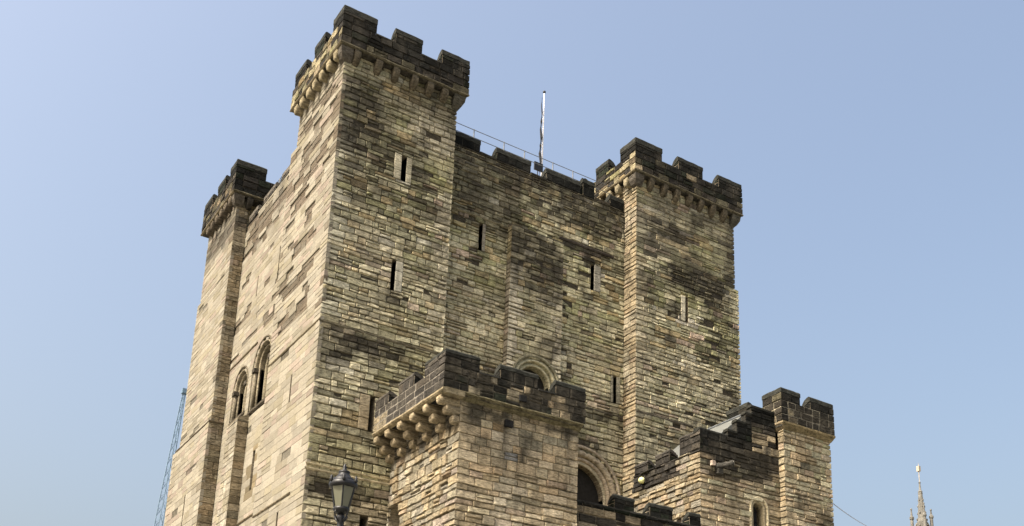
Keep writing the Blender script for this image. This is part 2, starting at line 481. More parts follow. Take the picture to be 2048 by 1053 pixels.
def wall(b, face, ax, c, u0, u1, z0, z1, cz, e0=None, e1=None, style='A', rough=1.0, L=(.32, .8), holes=(), arches=(), over=(), gap=.011, depth=.028,
         split=.2, mortar=None, seed=1, sootline=None, proud=(0.0, .035), nu=4, nzv=3, mortar_d=None, stylef=None, wob=.014):
    """one plane of coursed stones. ax 'A': faces -Y, u runs along X; ax 'B': faces -X, u runs along Y."""
    rr = random.Random(seed * 7919 + 13)
    flip = ax == 'B'
    grimy = face in ('mainA', 'recA', 'pilA', 'rightA')
    bedded = style in ('A', 'F') and gap > .008
    stain_shade = face in BLOBS
    lv = [z for z in cz if z0 + .06 < z < z1 - .06]
    lv = [z0] + lv + [z1]
    mcol = Vector(mortar if mortar else ((.065, .056, .04) if style in ('A', 'F') else (.21, .175, .125)))
    skirt = face in ('mainB', 'recB', 'farB')
    if skirt: nu = 3
    md = mortar_d if mortar_d is not None else (.115 if skirt else depth * .75)
    for ci in range(len(lv) - 1):
        za, zb = lv[ci], lv[ci + 1]
        zm = (za + zb) / 2
        cid = int(round(zm * 100))
        # free intervals
        cuts = []
        for (hu0, hu1, hz0, hz1) in holes:
            if min(zb, hz1) - max(za, hz0) > .45 * (zb - za):
                cuts.append((hu0, hu1))
        for (uc, zc, r_, zbot) in arches:
            if zb > zbot and zm < zc + r_:
                hw = r_ if zm < zc else math.sqrt(max(0, r_ * r_ - (zm - zc) ** 2))
                if hw > 0:
                    cuts.append((uc - hw, uc + hw))
        cuts.sort()
        iv = []; a = u0
        for q in cuts:
            if q[0] > a + .02:
                iv.append((a, min(q[0], u1)))
            a = max(a, q[1])
        if a < u1 - .02:
            iv.append((a, u1))
        for (a, q) in iv:
            # mortar bed behind the joints
            n = max(1, int((q - a) / .5))
            V = []; F = []; C = []
            ea = (-md if (a == u0 and e0) else 0); eb = (-md if (q == u1 and e1) else 0)
            for k in range(n + 1):
                u = a + (q - a) * k / n
                if k == 0: u -= ea
                if k == n: u += eb
                for z in (za, zb):
                    V.append(P(ax, c, u, z, -md))
                    dk = dark(face, u, z)
                    C.append(mcol.lerp(Vector((.03, .028, .025)), dk * .6))
            for k in range(n):
                f = (2 * k, 2 * k + 2, 2 * k + 3, 2 * k + 1)
                F.append(f if not flip else f[::-1])
            b.mortar.add(V, F, C)
            # joints
            js = [a]
            first = True
            while js[-1] < q - L[0] * .5:
                ln = rr.uniform(*L)
                if rr.random() < .12: ln *= 1.35
                if first and a == u0 and e0:
                    ln = (.62 if cid % 2 else .36) * rr.uniform(.85, 1.15) if q - a > 1.4 else ln
                first = False
                js.append(js[-1] + ln)
            if q - js[-1] < 0 or len(js) < 2:
                if len(js) > 1: js.pop()
                js.append(q)
            else:
                js[-1] = q if q - js[-1] < L[0] * .6 else js[-1]
                if js[-1] != q: js.append(q)
            if len(js) > 2 and js[-1] - js[-2] < L[0] * .5:
                js.pop(-2)
            for si in range(len(js) - 1):
                ua, ub = js[si], js[si + 1]
                ca = (si == 0 and a == u0 and e0); cb_ = (si == len(js) - 2 and q == u1 and e1)
                parts = [(za, zb)]
                if not ca and not cb_ and rr.random() < split and zb - za > .2:
                    t = rr.uniform(.4, .6)
                    parts = [(za, za + (zb - za) * t), (za + (zb - za) * t, zb)]
                for pi, (pa, pb) in enumerate(parts):
                    h1, h2, h3 = rr.random(), rr.random(), rr.random()
                    if ca: h1, h2, h3 = corner_rand(e0, cid)
                    if cb_: h1, h2, h3 = corner_rand(e1, cid)
                    um, zmm = (ua + ub) / 2, (pa + pb) / 2
                    st = stylef(um, zmm, h3) if stylef else style
                    colr, rec = stone_colour(face, um, zmm, h1, h2, st)
                    if ca or cb_: rec = 0
                    for (ou0, ou1, oz0, oz1, oc, pr) in over:
                        if ou0 < um < ou1 and oz0 < zmm < oz1 and h3 < pr:
                            colr = Vector(oc) * (1 + .3 * (h2 - .5)); rec = 0
                    dk = dark(face, um, zmm)
                    if dk > 0 and face != 'foreA':
                        hit = h3 < dk * .6
                        colr = colr.lerp(Vector((.05, .044, .034)), (.75 if hit else .12) * min(1, dk + .2))
                    pr_ = proud[0] + (proud[1] - proud[0]) * h3 * rough - rec
                    if ca or cb_: pr_ = .012
                    g = gap * (rr.uniform(.15, .7) if bedded else rr.uniform(.4, 1.2)); gz = gap * rr.uniform(.15, 2.0); q0_ = .12 if (skirt and rec <= 0) else 1.0; tl = q0_ * rough * rr.uniform(-.018, .018); tu = q0_ * rough * rr.uniform(-.012, .012); bz = rr.uniform(.012, .036); bu = rr.uniform(.010, .028)
                    ev = [rr.uniform(-1, 1) * .012 * rough for _ in range(4)]
                    # vertices
                    sx = [0, .10, .5, .90, 1] if nu == 4 else [0, .12, .88, 1]
                    sz = [0, .22, .78, 1]
                    V = []; C = []
                    wa, wb = ub - ua, pb - pa
                    for j, t in enumerate(sz):
                        for i, s_ in enumerate(sx):
                            ring = (j == 0 or j == len(sz) - 1 or (i == 0 and not ca) or (i == len(sx) - 1 and not cb_))
                            uu = ua + wa * s_; zz = pa + wb * t
                            if i == 0 and not ca: uu += g
                            elif i == 1 and not ca: uu = ua + g + min(bu, wa * .2)
                            if i == len(sx) - 1 and not cb_: uu -= g
                            elif i == len(sx) - 2 and not cb_: uu = ub - g - min(bu, wa * .2)
                            if j == 0: zz += gz * .7 + ev[0] + (ev[1] - ev[0]) * s_
                            elif j == 1: zz = pa + gz * .7 + min(bz, wb * .25)
                            if j == len(sz) - 1: zz -= gz * .7 + ev[2] + (ev[3] - ev[2]) * s_
                            elif j == len(sz) - 2: zz = pb - gz * .7 - min(bz * .7, wb * .22)
                            if ring and bedded and 0 < j < len(sz) - 1:
                                d = min(pr_, 0) - .008 - .012 * h1
                            elif ring:
                                d = -depth + min(0, pr_)
                            else:
                                d = pr_ + q0_ * rough * .012 * nz(uu * 6, zz * 9, h1 * 10) + q0_ * rough * .014 * (rr.random() - .5) + tl * (t - .5) * 2 + tu * (s_ - .5) * 2
                            # stones do not sit on a ruler
                            if wob:
                                zz += wob * nz(uu * 1.3, zz * .9, 4.0) * 1.6
                                if not (ca or cb_) or not (i == 0 or i == len(sx) - 1):
                                    uu += wob * .5 * nz(uu * 4, zz * 5, 8.0)
                            if i == 0 and ca:
                                d = (pr_ - .007 if (j == 0 or j == len(sz) - 1) else pr_)
                                uu = ua - d
                            if i == len(sx) - 1 and cb_:
                                d = (-depth * .15 if (j == 0 or j == len(sz) - 1) else pr_ + .012 * rough * h1)
                                uu = ub + d
                            V.append(P(ax, c, uu, zz, d))
                            k_ = (1 + .34 * nz(uu * 1.7, zz * 3.6, 1.5) + .22 * nz(uu * 6, zz * 13, 2.5)) if not (skirt and rec <= 0) else 1 + .10 * nz(uu * 5, zz * 7, 1.5)
                            cc = colr * k_
                            sk_ = streak(face, uu, zz)
                            if grimy:
                                hi_ = sm(zz, 15, 25)
                                sp_ = sm(nz(uu * .8, zz * 2.0, 91) + .5 * nz(uu * 2.6, zz * 6.5, 93) + .25 * nz(uu * 8, zz * 16, 95), .34 - .16 * hi_, .62 - .12 * hi_)
                                sk_ = max(sk_, .62 * sp_)
                            if sk_ > .02: cc = cc.lerp(Vector((.05, .045, .036)), sk_)
                            if stain_shade:
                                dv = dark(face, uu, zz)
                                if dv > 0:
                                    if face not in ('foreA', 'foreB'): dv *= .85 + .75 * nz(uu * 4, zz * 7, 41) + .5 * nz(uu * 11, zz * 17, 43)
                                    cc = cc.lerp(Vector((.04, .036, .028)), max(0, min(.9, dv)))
                            C.append((cc[0], cc[1], cc[2], .30 if (skirt and rec <= 0) else (.6 if style == 'B' else 1.0)))
                    W = len(sx); F = []
                    for j in range(len(sz) - 1):
                        for i in range(W - 1):
                            f = (j * W + i, j * W + i + 1, (j + 1) * W + i + 1, (j + 1) * W + i)
                            F.append(f if not flip else f[::-1])
                    if skirt:
                        H_ = len(sz)
                        per = [i for i in range(W)] + [j * W + W - 1 for j in range(1, H_)] + [(H_ - 1) * W + i for i in range(W - 2, -1, -1)] + [j * W for j in range(H_ - 2, 0, -1)]
                        np_ = len(per)
                        b1_ = len(V)
                        for q_ in per:
                            V.append(V[q_]); C.append(C[q_])
                        b0_ = len(V)
                        for q_ in per:
                            v = V[q_]
                            V.append((v[0], c + .12, v[2]) if ax == 'A' else (c + .12, v[1], v[2])); C.append(C[q_])
                        for k in range(np_):
                            f = (b1_ + k, b0_ + k, b0_ + (k + 1) % np_, b1_ + (k + 1) % np_)
                            F.append(f if not flip else f[::-1])
                    ar = shown_area([P(ax, c, ua, pa, 0), P(ax, c, ub, pa, 0), P(ax, c, ub, pb, 0), P(ax, c, ua, pb, 0)])
                    b.stones.append((ar, V, F, C))

def sweep_u(b, name, ax, c, u0, u1, prof, mat, col, parent=None, seg=.35, jit=.012, e0=False, e1=False, breaks=0.0, smooth=False, label=None, seed=0):
    """moulding / coping running along u. prof: list of (outward, z). Closed section."""
    rr = random.Random(seed + 5)
    n = max(1, int(abs(u1 - u0) / seg))
    V = []; C = []; F = []
    m_ = len(prof)
    for k in range(n + 1):
        u = u0 + (u1 - u0) * k / n
        s = 1.0
        dz = jit * nz(u * 3, c * 2 + seed, 1.0) * 2
        for (d, z) in prof:
            uu = u
            if k == 0 and e0 and d > 0: uu = u - d
            if k == n and e1 and d > 0: uu = u + d
            V.append(P(ax, c, uu, z + dz, d * s + (jit * nz(u * 5, z * 5, 2.0) if 0 < k < n else 0)))
            kk = 1 + .35 * nz(u * 2.5, z * 4 + seed, 6.0)
            C.append(Vector(col) * kk)
    for k in range(n):
        for i in range(m_):
            a = k * m_ + i; q = k * m_ + (i + 1) % m_
            f = (a, a + m_, q + m_, q)
            F.append(f if ax == 'B' else f[::-1])
    f0 = tuple(range(m_)); f1 = tuple(range(n * m_, n * m_ + m_))
    F.append(f0 if ax == 'B' else f0[::-1]); F.append(f1[::-1] if ax == 'B' else f1)
    return obj(name, V, F, mat, parent or b.root, C, smooth, None, label)

def cope_prof(d0, th, z0, z1, over=.03, h=.24):
    """section of a merlon's coping: upright front, rounded weathered back"""
    zt = z1
    return [(d0 + over, zt - h), (d0 + over, zt - .05), (d0 + over - .05, zt), (d0 - th * .35, zt - .02), (d0 - th * .7, zt - .10), (d0 - th, zt - .26), (d0 - th - .01, zt - h - .16), (d0 - th + .05, zt - h - .16), (d0 - .05, zt - h - .001)]

def merlon(b, face, ax, c, d0, u0, u1, z0, z1, cz, th=.42, col=(.036, .037, .032), e0=None, e1=None, style='K', seed=1, h=.22, side=True, body=(.032, .031, .028), stones=True, stylef=None, gap=.011, mortar=None):
    """merlon: solid body (part) with a coping slab (sub-part); its facing stones go to the wall"""
    V = MB()
    ins = .035
    prof = [(d0 - ins, z0 - .02), (d0 - ins, z1 - h + .01), (d0 - th, z1 - h - .05), (d0 - th, z0 - .02)]
    i0 = ins; i1 = ins
    o_ = sweep_u(b, "merlon", ax, c, u0 + i0, u1 - i1, prof, SOOT, body, seed=seed, jit=.0, seg=.5)
    sweep_u(b, "coping", ax, c, u0 - (.0 if e0 else .01), u1 + (.0 if e1 else .01), cope_prof(d0, th, z0, z1, .006, h), SOOT, col, parent=o_, seed=seed + 3, jit=.012, seg=.22)
    if stones:
        wall(b, face, ax, c - d0, u0, u1, z0, z1 - h, cz, e0=e0, e1=e1, style=style, seed=seed, L=(.28, .55), split=0, proud=(0, .012), depth=.022, stylef=stylef, gap=gap, mortar=mortar or (.028, .026, .022), rough=.6)
    if side:
        # end facing the camera's left (u0 end of an A merlon, u0 end of a B merlon)
        if ax == 'A':
            V2 = MB()
            wall(b, face + 's', 'B', u0, c - d0, c - d0 + th, z0, z1 - h - .05, cz, style='KM' if style != 'K' else 'K', seed=seed + 50, L=(.2, .4), split=0, proud=(0, .01), depth=.02, rough=.5)
        else:
            wall(b, face + 's', 'A', u0, c - d0, c - d0 + th, z0, z1 - h - .05, cz, style='K', seed=seed + 50, L=(.2, .4), split=0, proud=(0, .01), depth=.02, rough=.5)
    return o_

def corbel(b, ax, c, u, ztop, out, wd, hh, col, d_in=-.05, boxy=False):
    """stone corbel: a log end of U shaped section, its face slightly domed"""
    n = 14
    sec = [(-.5, 0.0)]
    for k in range(n + 1):
        an = math.pi * k / n
        x_, z_ = -math.cos(an) * .5, -math.sin(an)
        if boxy:
            x_ = max(-.5, min(.5, x_ * 1.25)); z_ = max(-1.0, z_ * 1.2)
        sec.append((x_, -.42 + z_ * .58))
    sec.append((.5, 0.0))
    V = []; F = []; C = []
    rings = [(d_in, .90), (out * .6, .95), (out - .035, 1.0), (out - .004, .9), (out + .022, .6), (out + .03, .2)]
    if boxy:
        rings = [(d_in, 1.25), (out * .35, 1.2), (out * .75, .9), (out - .02, .72), (out, .6), (out + .003, .2)]
    m_ = len(sec)
    for (d, k_) in rings:
        for (x_, z_) in sec:
            cz_ = -.5
            zz = z_ * k_ if boxy else (cz_ + (z_ - cz_) * k_)
            V.append(P(ax, c, u + x_ * wd * (k_ if not boxy else 1) + .01 * nz(u * 5 + x_, z_ * 4, d * 5), ztop - .004 + zz * hh, d + .01 * nz(u * 9 + x_ * 3, z_ * 3, ztop)))
            C.append(Vector(col) * (1 + .45 * nz(u * 3 + x_ * 2, z_ * 3 + ztop, d * 4)))
    for j in range(len(rings) - 1):
        for i in range(m_):
            a_ = j * m_ + i; q = j * m_ + (i + 1) % m_
            f = (a_, q, q + m_, a_ + m_)
            F.append(f if ax == 'A' else f[::-1])
    f = tuple(range((len(rings) - 1) * m_, len(rings) * m_))
    F.append(f if ax == 'A' else f[::-1])
    return obj("corbel", V, F, STONE, b.root, C, True)

def slit(b, ax, c, u0, u1, z0, z1, depth=.5, col=(.2, .17, .12)):
    """arrow slit: splayed reveals and a dark back"""
    V = []; F = []; C = []
    t = .0
    o_ = [(u0, z0), (u1, z0), (u1, z1), (u0, z1)]
    for (u, z) in o_:
        V.append(P(ax, c, u, z, .0)); C.append(Vector(col))
    for (u, z) in o_:
        V.append(P(ax, c, u, z, -depth)); C.append(Vector(col) * .5)
    for i in range(4):
        f = (i, i + 4, (i + 1) % 4 + 4, (i + 1) % 4)
        F.append(f if ax == 'A' else f[::-1])
    p = obj("arrow_slit", V, F, STONE, b.root, C)
    bk = [P(ax, c, u, z, -depth + .004) for (u, z) in [(u0 - .02, z0 - .02), (u1 + .02, z0 - .02), (u1 + .02, z1 + .02), (u0 - .02, z1 + .02)]]
    obj("dark_opening", bk, [(0, 1, 2, 3) if ax == 'A' else (3, 2, 1, 0)], DARK, p)
    return p

def arch_sweep(name, ax, c, uc, zc, r, zbot, prof, col, parent, n=28, leg0=True, leg1=True, mod=None, label=None, mat=None, stilt=0):
    """moulding swept round a semicircle and down both jambs. prof: (radial offset, outward) closed section"""
    path = []
    if leg0:
        path.append((-1, 0, zbot)); path.append((-1, 0, (zbot + zc) / 2))
    for k in range(n + 1):
        an = math.pi - math.pi * k / n
        path.append((math.cos(an), math.sin(an), zc))
    if leg1:
        path.append((1, 0, (zbot + zc) / 2)); path.append((1, 0, zbot))
    V = []; C = []; F = []
    m_ = len(prof)
    for k, (ca, sa, z) in enumerate(path):
        for (dr, do) in prof:
            rr_ = r + dr
            if mod:
                rr_ += mod(k) if dr > 0.02 else 0
            V.append(P(ax, c, uc + ca * rr_, z + sa * rr_, do))
            C.append(Vector(col) * (1 + .3 * nz(k * .9, dr * 20, r)))
    for k in range(len(path) - 1):
        for i in range(m_):
            a = k * m_ + i; q = k * m_ + (i + 1) % m_
            f = (a, a + m_, q + m_, q)
            F.append(f if ax == 'A' else f[::-1])
    F.append(tuple(range(m_)) if ax == 'B' else tuple(reversed(range(m_))))
    F.append(tuple(range((len(path) - 1) * m_, len(path) * m_)))
    return obj(name, V, F, mat or ASHLAR, parent, C, True, None, label)

def arch_fill(name, ax, c, uc, zc, r, zbot, d, mat, parent, col=(.2, .17, .12), n=24):
    V = [P(ax, c, uc - r, zbot, d)]
    for k in range(n + 1):
        an = math.pi - math.pi * k / n
        V.append(P(ax, c, uc + math.cos(an) * r, zc + math.sin(an) * r, d))
    V.append(P(ax, c, uc + r, zbot, d))
    f = tuple(range(len(V)))
    f = f[::-1] if ax == 'A' else f
    return obj(name, V, [f], mat, parent, [Vector(col)] * len(V))

def arch_reveal(name, ax, c, uc, zc, r, zbot, d0, d1, parent, col, n=24, mat=None):
    """the soffit and jambs between two depths, and the sill"""
    pts = [(uc - r, zbot)] + [(uc + math.cos(math.pi - math.pi * k / n) * r, zc + math.sin(math.pi - math.pi * k / n) * r) for k in range(n + 1)] + [(uc + r, zbot)]
    V = []; C = []; F = []
    for (u, z) in pts:
        V.append(P(ax, c, u, z, d0)); V.append(P(ax, c, u, z, d1))
        kk = 1 + .25 * nz(u * 4, z * 4, 3)
        C += [Vector(col) * kk, Vector(col) * kk]
    m_ = len(pts)
    for k in range(m_):
        a = 2 * k; q = 2 * ((k + 1) % m_)
        f = (a, a + 1, q + 1, q)
        F.append(f[::-1] if ax == 'A' else f)
    return obj(name, V, F, mat or ASHLAR, parent, C)

def arched(b, ax, c, uc, zc, zbot, rings, void_r, void_d, label_hood=None, col=(.36, .32, .22), voidmat=None):
    """round-headed opening of stepped orders. rings: (outer r, inner r, face depth). Returns the part."""
    r0 = rings[0][0]
    V = []
    root = arch_sweep("arched_window", ax, c, uc, zc, rings[0][1], zbot, [(0, rings[0][2] - .12), (0, rings[0][2]), (.02, rings[0][2] + .03), (r0 - rings[0][1] - .03, rings[0][2] + .03), (r0 - rings[0][1], rings[0][2]), (r0 - rings[0][1], -.12)], Vector(col) * .42, b.root, label=label_hood)
    for i in range(1, len(rings)):
        ro, ri, d = rings[i]
        # order: flat face with a roll at its inner edge
        arch_sweep("arch_order", ax, c, uc, zc, ri, zbot,
                   [(0, d - .25), (0, d - .03), (.015, d + .005), (.05, d + .02), (.085, d - .015), (.10, d - .03), (ro - ri + .02, d - .03), (ro - ri + .02, d - .25)], Vector(col) * (1 - .06 * i), root)
    ro, ri, d = rings[-1]
    arch_reveal("reveal", ax, c, uc, zc, void_r, zbot, d - .02, void_d, root, Vector(col) * .8)
    arch_fill("dark_opening", ax, c, uc, zc, void_r + .02, zbot - .02, void_d + .004, voidmat or DARK, root)
    return root

# ================================================================== THE KEEP
keep = Building("castle_keep", "tall square sandstone castle keep with black topped corner turrets and narrow slits", "castle", (0, 0, 0))
KZ = courses(6.0, 18.0, .17, .31, 3) + courses(18.0, 27.98, .14, .27, 4)[1:]
G0 = 6.0

# solid middle and base
keep.core.box(1.1, 16.9, 1.7, 15.2, 0.1, 26.0)
keep.core.box(.02, 4.37, .03, 16.2, 0.0, G0)
keep.core.box(12.69, 18.07, .03, 16.2, 0.0, G0 + .004)
keep.core.box(4.0, 13.0, .80, 16.2, 0.0, G0 - .004)
# right sides of the turrets, back wall
keep.core.box(3.7, 4.36, .05, .80, G0, 27.97)
keep.core.box(17.3, 17.885, .04, 5.2, G0, 27.97)
keep.core.box(17.89, 18.07, .045, 5.2, G0, 24.5)
keep.core.box(.3, 4.36, .75, 4.62, 24.9, 28.3)
keep.core.box(12.75, 17.86, .7, 5.2, 24.0, 28.3)
keep.core.box(.35, 4.5, 11.6, 15.1, 24.9, 28.3)
keep.core.box(.95, 4.4, 15.0, 15.5, G0, 24.9)
keep.core.box(17.0, 17.6, 5.2, 15.6, G0, 26.7)
keep.core.box(4.4, 17.6, 15.2, 15.7, G0, 26.7)

SLITS = [('A', 0, 2.38, 2.58, 23.80, 24.84, .26, .20, (.36, .33, .24)), ('A', 0, 2.31, 2.46, 19.50, 20.60, 0, .26, (.36, .34, .27)), ('A', 0, 1.90, 2.08, 14.50, 15.50, .34, 0, (.30, .25, .165)), ('A', 0, 1.88, 2.15, 10.7, 11.52, 0, 0, None),
         ('A', .77, 5.98, 6.12, 22.78, 23.74, 0, .12, (.22, .20, .16)), ('A', .77, 11.02, 11.18, 22.56, 23.74, 0, .30, (.22, .205, .165)), ('A', .77, 12.16, 12.32, 18.2, 19.32, .10, .16, (.25, .235, .18)),
         ('A', -.02, 15.16, 15.32, 22.30, 23.34, .22, 0, (.42, .385, .29)),
         ('B', 0, 2.12, 2.22, 15.5, 16.55, 0, 0, None), ('B', 0, 2.14, 2.28, 10.0, 11.9, 0, 0, None), ('B', .51, 6.80, 7.05, 13.9, 15.4, 0, 0, None), ('B', .51, 6.38, 6.46, 22.5, 23.5, 0, 0, None),
         ('B', .51, 8.79, 8.86, 22.5, 23.4, 0, 0, None), ('B', -.06, 13.44, 13.56, 11.0, 15.2, 0, 0, None)]
def slit_holes(ax, c, lo, hi):
    """openings (with their jambs) cut from a wall plane, snapped to the courses"""
    out = []
    for i, (a_, c_, u_, q_, z_, y_, jl, jr, jc) in enumerate(SLITS):
        if a_ == ax and abs(c_ - c) < 1e-6 and lo < u_ < hi:
            b0 = min(KZ, key=lambda k: abs(k - z_)); b1 = min(KZ, key=lambda k: abs(k - y_))
            SLITS[i] = (a_, c_, u_, q_, b0, b1, jl, jr, jc)
            out.append((u_ - jl, q_ + jr, b0, b1))
    return out
# --- long face (A)
wall(keep, 'mainA', 'A', 0, 0, 4.38, G0, 27.98, KZ, e0='mn', e1='mr', seed=1, depth=.045, gap=.014, split=.25, L=(.2, .62),
     holes=slit_holes('A', 0, 0, 4.4),
     over=[(1.0, 1.6, 14.5, 15.6, (.33, .27, .16), .7), (3.85, 4.4, 18.5, 23.5, (.44, .40, .29), .6), (-.1, .7, 18, 26.5, (.38, .36, .27), .55), (1.4, 2.9, 10.9, 12.0, (.44, .38, .26), .8)])
wall(keep, 'recA', 'A', .77, 4.38, 12.67, G0, 26.72, KZ, seed=2, depth=.045, gap=.014, split=.25, L=(.2, .62),
     holes=slit_holes('A', .77, 4.4, 12.6),
     arches=[(8.46, 17.95, .95, 16.0), (10.75, 14.25, 1.7, 11.5)],
     over=[(12.3, 12.5, 18.1, 19.4, (.40, .37, .29), .7), (11.16, 11.6, 22.5, 23.7, (.36, .33, .26), .6)])
wall(keep, 'pilA', 'A', .46, 7.2, 9.5, G0, 24.0, KZ, e0='pl', e1='pr', seed=3, depth=.04, gap=.013, split=.25, L=(.2, .62), arches=[(8.46, 17.95, .97, 12.0)], over=[(7.2, 7.55, 10, 22.5, (.50, .46, .35), .9), (9.1, 9.5, 10, 22.0, (.46, .42, .31), .75)])
wall(keep, 'pilR', 'B', 7.2, .46, .77, G0, 22.6, KZ, e0='pl2', style='B', seed=4, L=(.3, .4), rough=.5)
wall(keep, 'pilR', 'B', 7.2, .46, .77, 22.6, 24.0, KZ, e0='pl', style='AS', seed=4, L=(.3, .4), rough=.5)
wall(keep, 'rightA', 'A', 0, 12.67, 17.91, 24.55, 27.98, KZ, e0='rt', e1='rr', seed=5, depth=.035, gap=.012, split=.2, over=[(14.2, 16.4, 25.0, 25.6, (.50, .42, .26), .35)], mortar=(.26, .23, .18))
wall(keep, 'rightA', 'A', -.02, 12.66, 18.09, G0, 24.55, KZ, e0='rt2', e1='rr2', seed=6, depth=.045, gap=.014, split=.25, L=(.2, .62), holes=slit_holes('A', -.02, 12.7, 18),
     over=[(14.7, 15.9, 21.95, 22.32, (.52, .48, .38), .8)])
wall(keep, 'rightR', 'B', 12.67, 0, .77, 24.55, 27.98, KZ, e0='rt', style='F', seed=7, L=(.3, .45))
wall(keep, 'rightR', 'B', 12.66, -.02, .77, G0, 24.55, KZ, e0='rt2', style='F', seed=8, L=(.3, .45))
# turret sides that stand above the wall walk
wall(keep, 'rightR', 'B', 12.67, .77, 5.0, 26.6, 27.98, KZ, style='F', seed=9)

# --- lit face (B)
wall(keep, 'mainB', 'B', 0, 0, 4.65, G0, 26.4, KZ, e0='mn', e1='ml', style='B', seed=11, rough=.5, gap=.002, depth=.004, L=(.4, 1.0), split=.03,
     holes=slit_holes('B', 0, 0, 4.6), proud=(0, .012))
wall(keep, 'mainB', 'B', 0, 0, 4.08, 26.4, 27.98, KZ, e0='mn', e1='ml2', style='B', seed=12, rough=.8, gap=.006, depth=.014, L=(.4, .9), split=.1, proud=(0, .02))
wall(keep, 'recB', 'B', .51, 4.6, 11.25, G0, 26.72, KZ, style='B', seed=13, rough=.5, gap=.002, depth=.004, L=(.4, 1.0), split=.03,
     holes=slit_holes('B', .51, 4.6, 11), arches=[(7.1, 18.95, .93, 17.25), (9.52, 18.75, .76, 17.5)], proud=(0, .008),
     over=[(6.5, 6.85, 13.7, 15.5, (.16, .13, .08), .7), (7.0, 7.35, 13.7, 15.6, (.12, .10, .065), .8)])
wall(keep, 'pilB', 'B', .1, 8.0, 9.2, G0, 16.9, KZ, e0='pb', e1='pb2', style='B', seed=14, rough=.4, gap=.003, depth=.005, L=(.4, .9), split=0, proud=(0, .01))
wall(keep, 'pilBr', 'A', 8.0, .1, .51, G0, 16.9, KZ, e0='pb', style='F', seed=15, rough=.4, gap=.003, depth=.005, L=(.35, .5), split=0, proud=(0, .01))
for (ya, yb, za, zb, sd_) in ((11.25, 15.15, 24.6, 27.98, 16), (11.25, 15.55, 17.75, 24.6, 17), (11.27, 16.28, G0, 17.75, 18)):
    cc = 0 if za > 17 else -.06
    wall(keep, 'farB', 'B', cc, ya, yb, za, zb, KZ, e0='ft%d' % (za > 17), e1='fl%d' % sd_, style='B', seed=sd_, rough=.5 if za < 24 else .9, gap=.002, depth=.004, L=(.4, 1.0), split=.03, proud=(0, .012),
         holes=slit_holes('B', -.06, 11, 16) if za < 10 else ())
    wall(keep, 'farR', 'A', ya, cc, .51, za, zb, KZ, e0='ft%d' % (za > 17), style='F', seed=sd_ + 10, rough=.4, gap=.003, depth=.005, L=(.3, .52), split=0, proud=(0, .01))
keep.core.box(.55, 1.0, 4.6, 4.66, G0, 26.6)
keep.core.box(.13, .5, 4.5, 4.63, G0, 26.35)
keep.core.box(.14, .5, 15.05, 15.14, G0, 27.9)
keep.core.box(.14, .9, 15.1, 15.54, G0, 24.58)
keep.core.box(.08, .9, 15.5, 16.26, G0, 17.73)

# --- wall-head parapet between the turrets
keep.core.box(4.36, 12.7, .80, 1.20, 25.8, 26.70)
keep.core.box(.64, .94, 4.6, 11.3, 25.8, 26.70)
for i, (a, q) in enumerate(((4.40, 5.86), (6.57, 8.11), (8.82, 10.45), (10.56, 11.14), (11.9, 12.6))):
    zt = 27.27 if i != 3 else 27.5
    merlon(keep, 'recAp', 'A', .77, 0, a, q, 26.72, zt, [26.72, 27.1], th=.42, seed=30 + i, style='K', body=(.04, .038, .033))
for i, (a, q) in enumerate(((4.9, 5.2), (5.9, 7.15), (7.85, 9.2), (9.9, 11.0))):
    merlon(keep, 'recBp', 'B', .51, 0, a, q, 26.72, 27.12, [26.72, 27.0], th=.40, seed=40 + i, style='G', col=(.10, .09, .075))
sweep_u(keep, "weathered_ledge", 'A', .77, 5.86, 6.57, [(.02, 26.7), (.03, 26.76), (-.42, 26.78), (-.42, 26.7)], SOOT, (.05, .048, .04))
sweep_u(keep, "weathered_ledge", 'A', .77, 8.11, 8.82, [(.02, 26.7), (.03, 26.76), (-.42, 26.78), (-.42, 26.7)], SOOT, (.05, .048, .04))
sweep_u(keep, "weathered_ledge", 'A', .77, 11.14, 11.9, [(.02, 26.7), (.03, 26.8), (-.42, 26.82), (-.42, 26.7)], SOOT, (.07, .06, .045))

